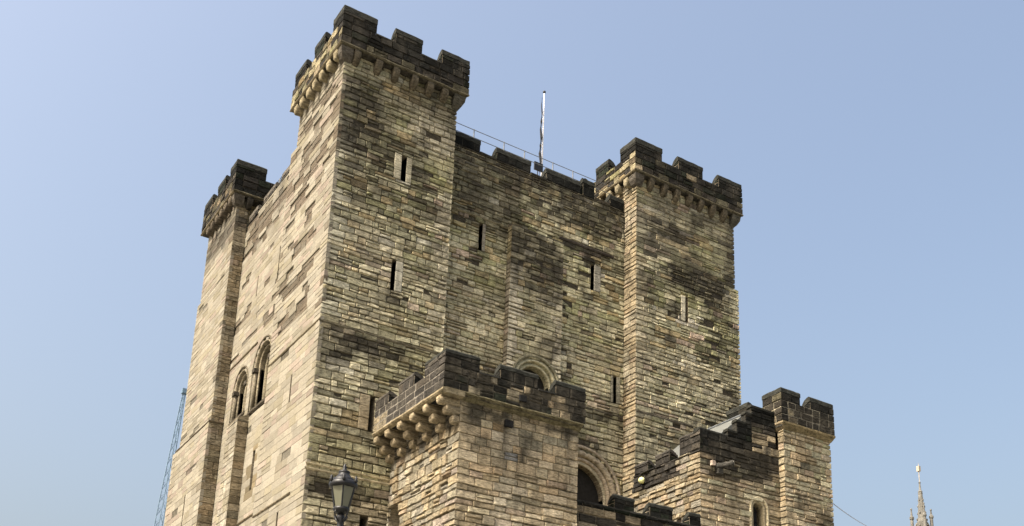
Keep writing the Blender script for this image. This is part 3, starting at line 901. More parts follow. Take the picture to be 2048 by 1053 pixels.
# --- turret heads
def corner_merlon(b, face, x0, x1, y0, y1, z0, z1, key, cz, style='K', h=.26, stylef=None, styleB=None, mortarB=None, gapB=.011):
    mb = MB(); mb.box(x0 + .035, x1 - .035, y0 + .035, y1 - .035, z0 - .02, z1 - h + .01, Vector((.033, .033, .028)))
    p = mb.build("merlon", SOOT, b.root)
    n = 6
    V = []; C = []; F = []
    rings = [(.008, z1 - h), (.008, z1 - .05), (-.03, z1), (-.30, z1 + .03)]
    for (ex, z) in rings:
        for k in range(n * 4):
            e, t = divmod(k, n); t /= n
            pts = [(x0 - ex, y0 - ex), (x1 + ex, y0 - ex), (x1 + ex, y1 + ex), (x0 - ex, y1 + ex)]
            a = pts[e]; q = pts[(e + 1) % 4]
            x = a[0] + (q[0] - a[0]) * t; y = a[1] + (q[1] - a[1]) * t
            V.append((x + .012 * nz(x * 4, y * 4, z), y + .012 * nz(x * 4, y * 4, z + 5), z + .02 * nz(x * 3, y * 3, z)))
            C.append(Vector((.036, .037, .032)) * (1 + .5 * nz(x * 3, y * 3, z * 3)))
    M_ = n * 4
    for j in range(3):
        for k in range(M_):
            F.append((j * M_ + k, j * M_ + (k + 1) % M_, (j + 1) * M_ + (k + 1) % M_, (j + 1) * M_ + k))
    F.append(tuple(range(3 * M_, 4 * M_))); F.append(tuple(reversed(range(M_))))
    obj("coping", V, F, SOOT, p, C)
    wall(b, face, 'A', y0, x0, x1, z0, z1 - h, cz, e0=key, style=style, seed=int(x0 * 10) + 3, L=(.3, .6), split=0, proud=(0, .012), depth=.02, rough=.6, stylef=stylef, mortar=(.028, .026, .022))
    wall(b, face + 'B', 'B', x0, y0, y1, z0, z1 - h, cz, e0=key, style=styleB or style, seed=int(x0 * 10) + 4, L=(.3, .6), split=0, proud=(0, .012), depth=.02, rough=.6, mortar=mortarB or (.028, .026, .022), gap=gapB)
    return p

def turret_head(b, key, x0, x1, y0, y1, mA, mB, corbA, corbB, face, zt=29.6, right_e=True, Bx=None, styleB='KM', stA=None, dkA=False):
    o_ = .27
    X0, X1, Y0, Y1 = x0 - o_, x1 + o_ + .03, y0 - o_, y1 + o_ + .1
    cz = [28.10, 28.38, 28.66, 28.95]
    t = .42
    c_ = MB()
    c_.box(X0 + .035, X1 - .035, Y0 + .035, Y0 + t, 27.985, 28.93, Vector((.06, .055, .045)))
    c_.box(X0 + .035, X0 + t, Y0 + t, Y1 - .035, 27.985, 28.93, Vector((.06, .055, .045)))
    c_.box(X1 - t, X1 - .035, Y0 + t, Y1 - .035, 27.985, 28.93, Vector((.06, .055, .045)))
    c_.box(X0 + t, X1 - t, Y1 - t, Y1 - .035, 27.985, 28.93, Vector((.06, .055, .045)))
    c_.box(X0 + .04, X1 - .04, Y0 + .04, Y1 - .04, 27.97, 28.05, Vector((.06, .055, .045)))
    c_.build("parapet_core", SOOT, b.root)
    # rear and far side merlons, plain
    for (a, q) in ((Y0 + 1.7, Y0 + 2.8), (Y1 - 1.0, Y1 - .04)):
        mb = MB(); mb.box(X1 - t, X1 - .04, a, q, 28.9, zt, Vector((.034, .034, .03))); mb.build("merlon", SOOT, b.root)
    for (a, q) in ((X0 + .04, X0 + 1.1), (X0 + 1.9, X0 + 2.9)):
        mb = MB(); mb.box(a, q, Y1 - t, Y1 - .05, 28.9, zt, Vector((.034, .034, .03))); mb.build("merlon", SOOT, b.root)
    kA = key + 'p'
    wall(b, face + 'p', 'A', Y0, X0, X1, 28.10, 28.95, cz, e0=kA, e1=kA + 'r', style='KM', seed=61, L=(.25, .7), split=.25, proud=(0, .03), depth=.03, rough=1.0, stylef=stA, mortar=(.05, .043, .032))
    wall(b, face + 'pB', 'B', X0, Y0, Y1, 28.10, 28.95, cz, e0=kA, e1=kA + 'l', style=styleB, stylef=(lambda u, z, h: 'KM' if h < .6 else styleB), seed=62, L=(.25, .7), split=.25, proud=(0, .03), depth=.03, rough=1.0, mortar=(.06, .05, .035))
    corner_merlon(b, face + 'p', X0, mA[0], Y0, mB[0], 28.95, zt, kA, [28.95, 29.2])
    for i, (a, q) in enumerate(mA[1]):
        merlon(b, face + 'p', 'A', y0, o_, a, min(q, X1), 28.95, zt, [28.95, 29.2], seed=70 + i, e1=(kA + 'r') if q >= X1 - .1 else None)
    for i, (a, q) in enumerate(mB[1]):
        merlon(b, face + 'pB', 'B', x0, o_, a, min(q, Y1), 28.95, zt, [28.95, 29.2], seed=80 + i, e1=(kA + 'l') if q >= Y1 - .1 else None)
    for (a, q) in mA[2]:
        sweep_u(b, "weathered_ledge", 'A', y0, a, q, [(o_ + .02, 28.92), (o_ + .02, 28.97), (o_ - .05, 29.0), (o_ - t, 28.99), (o_ - t, 28.92)], SOOT, (.05, .048, .04), seed=3)
    sp = [(o_ - .07, 27.985), (o_ + .01, 28.0), (o_ + .045, 28.045), (o_ + .035, 28.09), (o_ - .02, 28.115), (o_ - .12, 28.115), (o_ - .12, 27.985)]
    sweep_u(b, "string_course", 'A', y0, X0 + o_, X1 - o_, [(d, z) for d, z in sp], STONE, (.085, .075, .05), e0=True, e1=True, jit=.022, seed=2)
    sweep_u(b, "string_course", 'B', x0, Y0 + o_, Y1 - o_, [(d, z) for d, z in sp], STONE, (.155, .13, .085), e0=True, e1=True, jit=.022, seed=4)
    for u in corbA:
        corbel(b, 'A', y0, u + .03 * nz(u, 1), 27.99, .27, .24, .40 + .05 * nz(u, 7), (.04, .036, .03) if dkA else (.10, .085, .06) if rnd.random() < .7 else (.22, .18, .12), boxy=True)
    for u in corbB[0]:
        corbel(b, 'B', x0, u, 27.99, .28, .27, .42, corbB[1])
    # big stone under the corner
    mb = MB(); c0 = Vector((.09, .08, .065))
    V = []
    for (e, z) in ((.0, 27.50), (.12, 27.58), (.21, 27.74), (.235, 27.985)):
        for (sx_, sy_) in ((-e, -e), (.22, -e), (.22, .22), (-e, .22)):
            V.append((x0 + sx_, y0 + sy_, z))
    F = [(3, 2, 1, 0)]
    for j in range(3):
        for k in range(4):
            F.append((j * 4 + k, j * 4 + (k + 1) % 4, j * 4 + 4 + (k + 1) % 4, j * 4 + 4 + k))
    mb.add(V, F, c0); mb.build("corner_corbel", STONE, b.root)
    mb = MB(); V = []
    for (e, z) in ((.0, 27.45), (.13, 27.6), (.22, 27.78), (.245, 27.985)):
        for (sx_, sy_) in ((-.22, -e), (e, -e), (e, .22), (-.22, .22)):
            V.append((x1 + sx_, y0 + sy_, z))
    mb.add(V, F, Vector((.075, .07, .055))); mb.build("corner_corbel", STONE, b.root)
    mb = MB(); mb.box(x0 + .2, x1 - .2, y0 + .2, y1 - .2, 28.2, 28.34, Vector((.2, .2, .2))); mb.build("turret_roof", STONE, b.root)

def stA_main(u, z, h):
    if z > 28.1 and h < .28: return 'KM'
    return 'KM' if (z < 28.4 or h < .3) else 'K'
turret_head(keep, 'mn', 0, 4.38, 0, 4.05, (.98, [(1.70, 2.75), (3.55, 4.70)], [(.98, 1.70), (2.75, 3.55)]), (.66, [(1.43, 2.40), (3.22, 4.3)]),
            [.36, 1.19, 1.85, 2.56, 3.19, 3.78], ([.22, .86, 1.52, 2.14, 2.72, 3.35, 3.9], (.23, .195, .125)), 'mainA', styleB='AS', stA=stA_main)
turret_head(keep, 'rt', 12.67, 17.91, 0, 4.6, (13.79, [(14.65, 16.0), (16.87, 18.24)], [(13.79, 14.65), (16.0, 16.87)]), (.78, [(1.62, 2.51), (3.4, 4.4)]),
            [13.3, 14.0, 14.65, 15.33, 15.95, 16.6, 17.25], ([.4, 1.0, 1.6, 2.3], (.22, .19, .125)), 'rightA', styleB='AS', stA=stA_main)
turret_head(keep, 'ft', 0, 4.3, 11.25, 15.1, (1.02, [(1.75, 2.7)], [(1.02, 1.75)]), (11.85, [(12.52, 13.58), (14.32, 15.5)]),
            [.45, 1.1, 1.8], ([11.5, 12.1, 12.7, 13.3, 13.9, 14.5], (.09, .075, .055)), 'farB', styleB='KM', stA=lambda u, z, h: 'K' if h < .75 else 'KM', dkA=True)

# --- strings and set-offs
DK = (.10, .09, .065)
def string(ax, c, u0, u1, z, out=.05, hh=.09, col=DK, e0=False, seed=1, mat=STONE):
    return sweep_u(keep, "string_course", ax, c, u0, u1, [(-.03, z - hh), (out * .4, z - hh), (out, z - hh * .5), (out, z - .01), (out * .5, z), (-.03, z + .02)], mat, col, e0=e0, seed=seed, jit=.01)
string('A', 0, .0, 4.38, 17.75, .045, .09, (.13, .115, .08), True, 1)
string('A', .77, 4.6, 7.2, 24.03, .05, .10, (.16, .14, .09), False, 2)
string('A', .77, 9.5, 12.1, 24.46, .06, .10, (.07, .06, .05), False, 3)
string('A', .77, 10.9, 12.66, 17.70, .05, .10, (.09, .08, .06), False, 4)
string('A', -.02, 12.67, 15.5, 17.76, .05, .09, (.12, .105, .08), False, 5)
string('A', 0, 0, 2.78, 12.92, .06, .07, (.42, .37, .25), True, 6)
string('A', 0, 0, 2.78, 12.76, .08, .08, (.40, .35, .24), True, 7)
string('B', 0, 0, 4.65, 17.80, .035, .07, (.12, .10, .065), True, 8, ASHLAR)
string('B', .51, 4.7, 6.0, 20.14, .04, .07, (.12, .10, .065), False, 9, ASHLAR)
string('B', .51, 7.9, 11.2, 20.10, .04, .07, (.12, .10, .065), False, 10, ASHLAR)
string('B', -.0, 11.25, 15.9, 17.80, .09, .09, (.085, .07, .05), True, 11, ASHLAR)
string('A', 11.25, 0, .5, 17.80, .075, .06, (.12, .10, .07), True, 12, ASHLAR)
string('B', .51, 4.7, 7.95, 12.85, .05, .08, (.15, .125, .085), False, 13, ASHLAR)
string('B', 0, 1.2, 4.6, 12.25, .05, .08, (.15, .125, .085), False, 14, ASHLAR)
# sloped head of the middle buttress
sweep_u(keep, "weathering_slope", 'A', .46, 7.2, 9.5, [(0, 23.98), (.01, 24.02), (-.3, 24.16), (-.33, 23.98)], STONE, (.08, .07, .055))
sweep_u(keep, "weathering_slope", 'B', .1, 8.0, 9.2, [(0, 16.88), (.01, 16.93), (-.40, 17.15), (-.42, 16.88)], ASHLAR, (.17, .145, .10))

# --- slits, some with dressed jambs
def jamb(p, ax, c, u0, u1, z0, z1, col, seed):
    n = max(1, round((z1 - z0) / .36)); r_ = random.Random(seed)
    for k in range(n):
        a, q = z0 + (z1 - z0) * k / n, z0 + (z1 - z0) * (k + 1) / n
        e = r_.uniform(.0, .02)
        kc = Vector(col) * r_.uniform(.85, 1.12)
        V = []; C = []
        for (d, i_) in ((-.4, 0), (.012 + e, .0), (.02 + e, .02)):
            for (u, z) in ((u0 + i_, a + .006 + i_), (u1 - i_, a + .006 + i_), (u1 - i_, q - .006 - i_), (u0 + i_, q - .006 - i_)):
                V.append(P(ax, c, u, z, d)); C.append(kc)
        F = []
        for j in (0, 4):
            for i in range(4):
                f = (j + i, j + (i + 1) % 4, j + 4 + (i + 1) % 4, j + 4 + i); F.append(f if ax == 'A' else f[::-1])
        f = (8, 9, 10, 11); F.append(f if ax == 'A' else f[::-1])
        obj("jamb", V, F, ASHLAR, p, C)
for (ax, c, a, q, z0, z1, jl, jr, jc) in SLITS:
    p_ = slit(keep, ax, c, a, q, z0, z1, depth=.45)
    if jl: jamb(p_, ax, c, a - jl, a, z0, z1, jc, int(a * 100))
    if jr: jamb(p_, ax, c, q, q + jr, z0, z1, jc, int(a * 100) + 1)
# --- arched windows
arched(keep, 'A', .46, 8.46, 17.95, 15.6, [(1.07, .95, .0), (.95, .80, -.03), (.80, .64, -.12)], .64, -.45, col=(.44, .41, .28))
w1 = arched(keep, 'B', .51, 7.1, 18.95, 17.25, [(1.08, .98, .0), (.98, .84, -.02), (.84, .70, -.14)], .70, -.55, col=(.25, .215, .15))
w2 = arched(keep, 'B', .51, 9.52, 18.75, 17.5, [(.90, .81, .0), (.81, .68, -.02), (.68, .56, -.14)], .56, -.55, col=(.25, .215, .15))
for (wn, uc, zc, zb, r) in ((w1, 7.1, 18.95, 17.25, .86), (w2, 9.52, 18.75, 17.5, .70)):
    for s in (-1, 1):
        mb = MB(); mb.tube([(.51 + .06, uc + s * r, zb), (.51 + .06, uc + s * r, zc)], .07, 10, Vector((.15, .13, .095))); mb.build("colonnette", ASHLAR, wn, True)
        mb = MB(); mb.box(.51 - .06, .51 + .2, uc + s * r - .13, uc + s * r + .13, zc - .12, zc + .04, Vector((.06, .052, .04))); mb.build("capital", ASHLAR, wn)
    mb = MB(); mb.tube([(.51 + .35, uc, zb), (.51 + .35, uc, zc + .05)], .065, 10, Vector((.2, .17, .12))); mb.build("colonnette", ASHLAR, wn, True)
    sweep_u(keep, "sill", 'B', .51, uc - r - .2, uc + r + .2, [(-.5, zb - .12), (.0, zb - .16), (.05, zb - .1), (.05, zb - .02), (-.5, zb + .03)], ASHLAR, (.07, .06, .045), parent=wn)
    arch_sweep("inner_arch", 'B', .51, uc, zc, r * .56, zb, [(0, -.5), (0, -.3), (.08, -.3), (.08, -.5)], (.22, .19, .13), wn)

# --- great door arch
def chev(k):
    return .035 if k % 2 else -.03
door = arch_sweep("arched_doorway", 'A', .77, 10.75, 14.25, 1.72, 11.4, [(0, -.1), (0, .02), (.03, .06), (.1, .06), (.14, .0), (.14, -.1)], (.28, .24, .18), keep.root, n=40)
arch_sweep("billet_order", 'A', .77, 10.75, 14.25, 1.46, 11.4, [(0, -.3), (0, -.08), (.03, -.03), (.12, .01), (.2, -.02), (.26, -.06), (.26, -.3)], (.34, .29, .21), door, n=44, mod=chev)
arch_sweep("roll_order", 'A', .77, 10.75, 14.25, 1.30, 11.4, [(0, -.4), (0, -.16), (.04, -.12), (.09, -.10), (.13, -.13), (.17, -.18), (.17, -.4)], (.36, .30, .22), door, n=40)
arch_sweep("inner_order", 'A', .77, 10.75, 14.25, 1.16, 11.4, [(0, -.5), (0, -.22), (.02, -.19), (.12, -.19), (.15, -.22), (.15, -.5)], (.34, .30, .21), door, n=40)
arch_reveal("reveal", 'A', .77, 10.75, 14.25, 1.16, 11.4, -.22, -.52, door, (.2, .17, .12))
arch_fill("door_leaf", 'A', .77, 10.75, 14.25, 1.18, 11.4, -.50, DARK, door)
keep.finish(STONE)

# ================================================================== FORE TOWER (with the three tiers of corbels)
fore = Building("fore_tower", "square stone fore tower with three tiers of round corbels under its black parapet", "tower", (4.9, -2.2, 0))
FB = 12.35
FZ = courses(5.0, FB, .15, .29, 21) + courses(FB, 14.3, .22, .31, 22)[1:]
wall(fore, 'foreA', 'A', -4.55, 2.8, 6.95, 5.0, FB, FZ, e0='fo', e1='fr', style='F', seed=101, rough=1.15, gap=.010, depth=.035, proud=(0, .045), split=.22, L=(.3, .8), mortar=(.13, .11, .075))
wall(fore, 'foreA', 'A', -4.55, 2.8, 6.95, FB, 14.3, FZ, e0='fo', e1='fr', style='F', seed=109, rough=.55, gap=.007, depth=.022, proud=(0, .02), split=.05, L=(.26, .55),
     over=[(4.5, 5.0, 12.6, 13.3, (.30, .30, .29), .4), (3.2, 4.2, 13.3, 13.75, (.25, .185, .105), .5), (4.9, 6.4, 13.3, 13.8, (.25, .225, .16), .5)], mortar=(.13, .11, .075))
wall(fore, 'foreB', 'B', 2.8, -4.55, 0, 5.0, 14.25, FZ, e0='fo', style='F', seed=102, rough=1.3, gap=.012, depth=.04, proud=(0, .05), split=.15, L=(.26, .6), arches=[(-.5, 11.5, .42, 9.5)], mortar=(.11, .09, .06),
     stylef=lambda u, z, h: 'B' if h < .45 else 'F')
fore.core.box(3.45, 6.93, -4.05, .7, .0, 15.0)
fore.core.box(2.83, 6.93, -4.52, .7, .0, 5.0)
fore.core.box(6.2, 6.93, -4.52, .7, 4.99, 14.3)
fp = MB()
cP = Vector((.07, .063, .05))
fp.box(2.14, 7.05, -4.745, -4.3, 14.26, 15.07, cP); fp.box(2.14, 2.58, -4.3, .0, 14.26, 15.07, cP); fp.box(6.6, 7.05, -4.3, .7, 14.26, 15.06, cP)
fp.box(2.16, 7.0, -4.72, 0, 14.24, 14.34, cP)
fp.build("parapet_core", SOOT, fore.root)
FPZ = [14.36, 14.60, 14.83, 15.07]
def foreAp_style(u, z, h):
    if z > 15.0: return 'K'
    if 2.9 < u < 6.4 and z < 15.0 and h < .62: return 'F'
    return 'KM' if h < .45 else 'K'
wall(fore, 'foreAp', 'A', -4.78, 2.1, 7.05, 14.34, 15.07, FPZ, e0='fp', e1='fpr', style='KM', seed=103, L=(.2, .5), split=.15, proud=(0, .018), depth=.022, rough=.9, stylef=foreAp_style, mortar=(.09, .08, .06))
wall(fore, 'foreBp', 'B', 2.1, -4.78, 0, 14.34, 15.07, FPZ, e0='fp', style='G', seed=104, L=(.4, .7), split=0, proud=(0, .008), depth=.014, rough=.3, gap=.008, mortar=(.17, .155, .13), mortar_d=.004,
     stylef=lambda u, z, h: 'F' if (u > -1.0 and z < 14.95) else ('G' if (u < -1.7 or h < .3) else 'G'))
corner_merlon(fore, 'foreAp', 2.1, 3.25, -4.78, -3.47, 15.07, 15.57, 'fp', [15.07, 15.31], h=.12, styleB='G', mortarB=(.17, .155, .13), gapB=.008)
merlon(fore, 'foreAp', 'A', -4.55, .23, 3.95, 5.30, 15.07, 15.57, [15.07], seed=110, h=.16, th=.40)
merlon(fore, 'foreAp', 'A', -4.55, .23, 5.93, 7.05, 15.07, 15.57, [15.07], seed=111, h=.16, th=.40, e1='fpr')
merlon(fore, 'foreBp', 'B', 2.8, .70, -2.77, -1.70, 15.07, 15.53, [15.07], seed=112, h=.12, th=.42, style='G', mortar=(.17, .155, .13), gap=.013, col=(.07, .065, .055))
merlon(fore, 'foreBp', 'B', 2.8, .70, -.98, .0, 15.07, 15.50, [15.07], seed=113, h=.12, th=.42, style='G', mortar=(.2, .18, .15), col=(.08, .072, .06))
for (a, q) in ((3.25, 3.95), (5.30, 5.93)):
    sweep_u(fore, "weathered_ledge", 'A', -4.55, a, q, [(.27, 15.04), (.27, 15.09), (.2, 15.12), (-.2, 15.12), (-.2, 15.04)], SOOT, (.035, .034, .03), seed=5)
sweep_u(fore, "string_course", 'A', -4.55, 2.8, 7.0, [(0, 14.16), (.06, 14.18), (.20, 14.27), (.26, 14.31), (.25, 14.35), (.1, 14.36), (0, 14.36)], STONE, (.13, .115, .07), seed=6)
sweep_u(fore, "string_course", 'B', 2.8, -4.55 + .0, 0, [(0, 14.18), (.62, 14.18), (.70, 14.22), (.735, 14.27), (.72, 14.33), (.6, 14.355), (0, 14.355)], STONE, (.23, .19, .12), seed=7)
sweep_u(fore, "string_course", 'B', 2.8, -4.80, -4.55, [(0, 14.18), (.62, 14.18), (.70, 14.22), (.735, 14.27), (.72, 14.33), (.6, 14.355), (0, 14.355)], STONE, (.2, .17, .11), seed=7)
for k, y in enumerate((-4.42, -3.57, -2.70, -1.84, -.96, -.14)):
    for (ou, zt) in ((.68, 14.19), (.46, 13.93), (.23, 13.67)):
        yy = y + .03 * nz(y * 3, zt)
        corbel(fore, 'B', 2.8, yy, zt, ou, .25, .27, Vector((.27, .222, .145)) * (1 + .3 * (rnd.random() - .5)))
for y in (-4.0, -3.135, -2.27, -1.40, -.55):  # dark strips added under the parapet to paint shade between corbels
    mb = MB(); mb.box(2.22, 2.79, y - .26, y + .26, 14.172, 14.2, Vector((.02, .02, .02))); mb.build("soffit_shade_strip", DARK, fore.root)
door2 = arch_fill("archway_opening", 'B', 2.8, -.5, 11.5, .44, 9.5, -.5, DARK, fore.root)
arch_reveal("reveal", 'B', 2.8, -.5, 11.5, .40, 9.5, -.01, -.5, door2, (.3, .25, .17))
mb = MB(); mb.box(2.6, 7.0, -4.3, .5, 14.35, 14.5, Vector((.2, .19, .17))); mb.build("tower_roof", STONE, fore.root)
# dark square sockets and a weep hole
for (u, z, s) in ((4.42, 13.80, .13), (4.75, 14.62, .12)):
    mb = MB(); mb.box(u - s, u + s, -4.64 if z < 14 else -4.85, -4.5, z - s * .8, z + s * .8, Vector((.02, .02, .02))); mb.build("putlog_block", SOOT, fore.root)
fore.finish(STONE)

# ================================================================== STAIR BLOCK AND ITS TOWER
stair = Building("stair_block", "lower stone stair building with stepped black parapet and a small battlemented end tower", "building", (14.5, -2, 0))
LZ = courses(5.0, 17.5, .14, .28, 31)
def low_style(u, z, h):
    if z > 15.05 and u < 15.0: return 'K'
    if z > 14.85 and u < 15.0 and h < .6: return 'K'
    if z > 14.9 and u >= 15.0: return 'KM' if h < .6 else 'F'
    return 'F' if h < .85 else 'A'
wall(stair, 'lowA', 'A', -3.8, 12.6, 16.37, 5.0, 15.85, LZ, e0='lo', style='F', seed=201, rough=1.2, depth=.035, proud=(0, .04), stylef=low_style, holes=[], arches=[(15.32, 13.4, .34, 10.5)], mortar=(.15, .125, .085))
for (a, q, zt) in ((13.9, 14.33, 16.05), (14.33, 14.78, 16.50), (14.78, 15.07, 16.93), (15.07, 16.25, 17.25)):
    wall(stair, 'lowAs', 'A', -3.8, a, q, 15.85, zt, LZ, style='K', seed=int(a * 10), rough=.8, stylef=lambda u, z, h, zt=zt: 'K' if (z > zt - .5 or u < 15.0) else ('KM' if h < .75 else 'F'))
    mb = MB(); mb.box(a + .01, q + .01, -3.78, -3.56, 15.5, zt - .01, Vector((.035, .034, .03)))
    p_ = mb.build("stepped_merlon", SOOT, stair.root)
    sweep_u(stair, "coping", 'A', -3.8, a - .03, q + .0, [(0.03, zt - .02), (.04, zt + .05), (-.0, zt + .08), (-.20, zt + .07), (-.24, zt - .04)], SOOT, (.036, .036, .031), parent=p_, seed=int(a))
mb = MB(); mb.box(12.64, 13.95, -3.78, -3.3, 15.0, 15.84, Vector((.035, .034, .03))); p_ = mb.build("parapet_core", SOOT, stair.root)
sweep_u(stair, "coping", 'A', -3.8, 12.58, 13.9, [(0.01, 15.80), (.012, 15.86), (-.02, 15.89), (-.30, 15.88), (-.36, 15.7)], SOOT, (.036, .036, .031), parent=p_, seed=8)
wall(stair, 'lowB', 'B', 12.6, -3.8, 0, 5.0, 15.08, LZ, e0='lo', style='F', seed=202, rough=1.5, depth=.045, proud=(0, .06), split=.2, L=(.22, .6), mortar=(.11, .09, .06),
     stylef=lambda u, z, h: ('G' if z > 14.35 - .1 * u * 0 and u > -2.6 else ('G' if z > 14.9 and h < .5 else ('B' if h < .5 else 'F'))))
mb = MB(); mb.box(12.64, 13.0, -3.3, -.02, 14.3, 15.07, Vector((.07, .063, .052))); mb.build("parapet_core", SOOT, stair.root)
merlon(stair, 'lowBp', 'B', 12.6, 0, -3.8, -2.68, 15.08, 15.83, [15.08, 15.35, 15.6], th=.40, seed=210, style='G', h=.1, e0='lo2', col=(.06, .055, .048))
wall(stair, 'lowAc', 'A', -3.8, 12.6, 13.0, 15.085, 15.83, LZ, style='K', seed=211, e0='lo2')
merlon(stair, 'lowBp', 'B', 12.6, 0, -2.13, -1.30, 15.08, 15.55, [15.08, 15.3], th=.40, seed=212, style='G', h=.1, col=(.06, .055, .048))
merlon(stair, 'lowBp', 'B', 12.6, 0, -.86, -.05, 15.08, 15.50, [15.08, 15.3], th=.40, seed=213, style='G', h=.1, col=(.06, .055, .048))
stair.core.box(13.2, 18.75, -3.2, -.03, 0, 15.0)
stair.core.box(12.63, 18.7, -3.77, -.03, 0, 5.0)
stair.core.box(17.9, 18.77, -4.07, -.8, 0.1, 16.8)
stair.core.box(16.42, 18.0, -3.3, -.8, 14.9, 16.9)
# tower
TZ = LZ
wall(stair, 'towA', 'A', -4.1, 16.37, 18.79, 5.0, 16.62, TZ, e0='tr', e1='trr', style='F', seed=221, rough=1.2, depth=.035, proud=(0, .045), L=(.24, .6), mortar=(.15, .125, .085),
     stylef=lambda u, z, h: 'A' if h < .4 else 'F')
wall(stair, 'towB', 'B', 16.37, -4.1, -3.8, 5.0, 16.62, TZ, e0='tr', style='F', seed=222, L=(.3, .35), split=0)
TPZ = [16.9, 17.16, 17.43, 17.7]
def tow_style(u, z, h):
    if z < 17.5 and u < 16.9 and h < .8: return 'F'
    return 'KM' if (h < .35 and z < 17.4) else 'K'
c_ = MB(); kc = Vector((.05, .047, .04))
c_.box(16.255, 18.94, -4.165, -3.8, 16.7, 17.68, kc); c_.box(16.255, 16.62, -3.8, -1.0, 16.7, 17.68, kc); c_.box(18.55, 18.94, -3.8, -1.0, 16.7, 17.68, kc); c_.box(16.62, 18.55, -3.8, -1.0, 16.65, 16.9, kc)
c_.build("parapet_core", SOOT, stair.root)
wall(stair, 'towAp', 'A', -4.2, 16.22, 18.97, 16.88, 17.7, TPZ, e0='tp', e1='tpr', style='K', seed=223, L=(.3, .5), split=0, proud=(0, .015), depth=.02, rough=.6, stylef=tow_style, mortar=(.26, .235, .18), mortar_d=.008, gap=.010)
wall(stair, 'towBp', 'B', 16.22, -4.2, -1.0, 16.88, 17.7, TPZ, e0='tp', style='KM', seed=224, L=(.3, .5), split=0, proud=(0, .015), depth=.02, rough=.6, mortar=(.3, .27, .2))
corner_merlon(stair, 'towAp', 16.22, 17.21, -4.2, -3.2, 17.7, 18.2, 'tp', [17.7], h=.2, styleB='KM')
merlon(stair, 'towAp', 'A', -4.1, .10, 17.72, 18.97, 17.7, 18.2, [17.7], seed=230, h=.2, e1='tpr')
merlon(stair, 'towBp', 'B', 16.37, .15, -2.4, -1.2, 17.7, 18.2, [17.7], seed=231, h=.2)
sweep_u(stair, "string_course", 'A', -4.1, 16.37, 18.83, [(0, 16.58), (.04, 16.62), (.12, 16.76), (.15, 16.80), (.15, 16.87), (.08, 16.895), (0, 16.895)], STONE, (.17, .135, .075), e0=True, e1=True, seed=9)
sweep_u(stair, "string_course", 'B', 16.37, -4.1, -1.0, [(0, 16.58), (.04, 16.62), (.12, 16.76), (.15, 16.80), (.15, 16.87), (.08, 16.895), (0, 16.895)], STONE, (.19, .155, .10), e0=True, seed=10)
# pointed little window
lw = arch_sweep("arched_window", 'A', -3.8, 15.32, 13.4, .36, 10.4, [(0, -.1), (0, .02), (.03, .045), (.08, .045), (.11, .01), (.11, -.1)], (.38, .33, .22), stair.root, n=16)
arch_sweep("arch_order", 'A', -3.8, 15.32, 13.4, .24, 10.4, [(0, -.35), (0, -.05), (.02, -.02), (.12, -.02), (.13, -.35)], (.34, .29, .19), lw, n=16)
arch_reveal("reveal", 'A', -3.8, 15.32, 13.4, .25, 10.4, -.06, -.4, lw, (.28, .24, .16))
arch_fill("window_pane", 'A', -3.8, 15.32, 13.4, .26, 10.4, -.38, GLASSY, lw)
mb = MB(); mb.box(15.305, 15.335, -3.46, -3.43, 10.4, 13.65, Vector((.05, .05, .05)))
for z in (12.2, 12.6, 13.0, 13.4): mb.box(15.08, 15.56, -3.455, -3.435, z, z + .02, Vector((.05, .05, .05)))
mb.build("glazing_bar", IRON, lw, kind='stuff')
# lean-to roof behind the parapet
V = [(13.05, .0, 15.25), (13.05, -3.32, 15.25), (15.1, -3.32, 17.08), (15.1, .0, 17.08), (15.1, -3.32, 14.9), (15.1, 0, 14.9), (13.05, 0, 14.9), (13.05, -3.32, 14.9)]
obj("lean_to_roof", V, [(0, 1, 2, 3), (3, 2, 4, 5), (1, 7, 4, 2), (0, 3, 5, 6)], LEAD, stair.root)
mb = MB(); mb.tube([(15.1, -3.36, 17.1), (15.1, 0, 17.1)], .045, 8); mb.build("roof_ridge", RAILM, stair.root)
stair.finish(STONE)

# ================================================================== LOW BATTLEMENTED WALL before the door
low = Building("battlement_wall", "low black topped battlement wall across the front of the great arched doorway", "wall", (9.8, -3.8, 0))
WZ = courses(5.0, 12.08, .2, .3, 41)
wall(low, 'lowW', 'A', -3.8, 6.95, 12.6, 5.0, 12.2, WZ + [12.08], style='KM', seed=301, depth=.03, proud=(0, .03), stylef=lambda u, z, h: ('K' if z > 12.0 else ('KM' if h < .75 else 'F')), mortar=(.13, .11, .08))
low.core.box(6.97, 12.58, -3.77, -3.40, 0, 12.18)
low.core.box(6.97, 12.58, -3.40, .75, 0, 11.3)
for i, (a, q) in enumerate(((8.93, 9.75), (10.38, 11.37), (12.08, 12.60))):
    merlon(low, 'lowWp', 'A', -3.8, 0, a, q, 12.2, 12.70, [12.2, 12.4], th=.36, seed=310 + i, h=.14)
sweep_u(low, "weathered_ledge", 'A', -3.8, 6.97, 12.58, [(-.02, 12.15), (.03, 12.17), (.03, 12.22), (-.02, 12.245), (-.36, 12.24), (-.36, 12.15)], SOOT, (.034, .033, .029), seed=6)
low.finish(STONE)

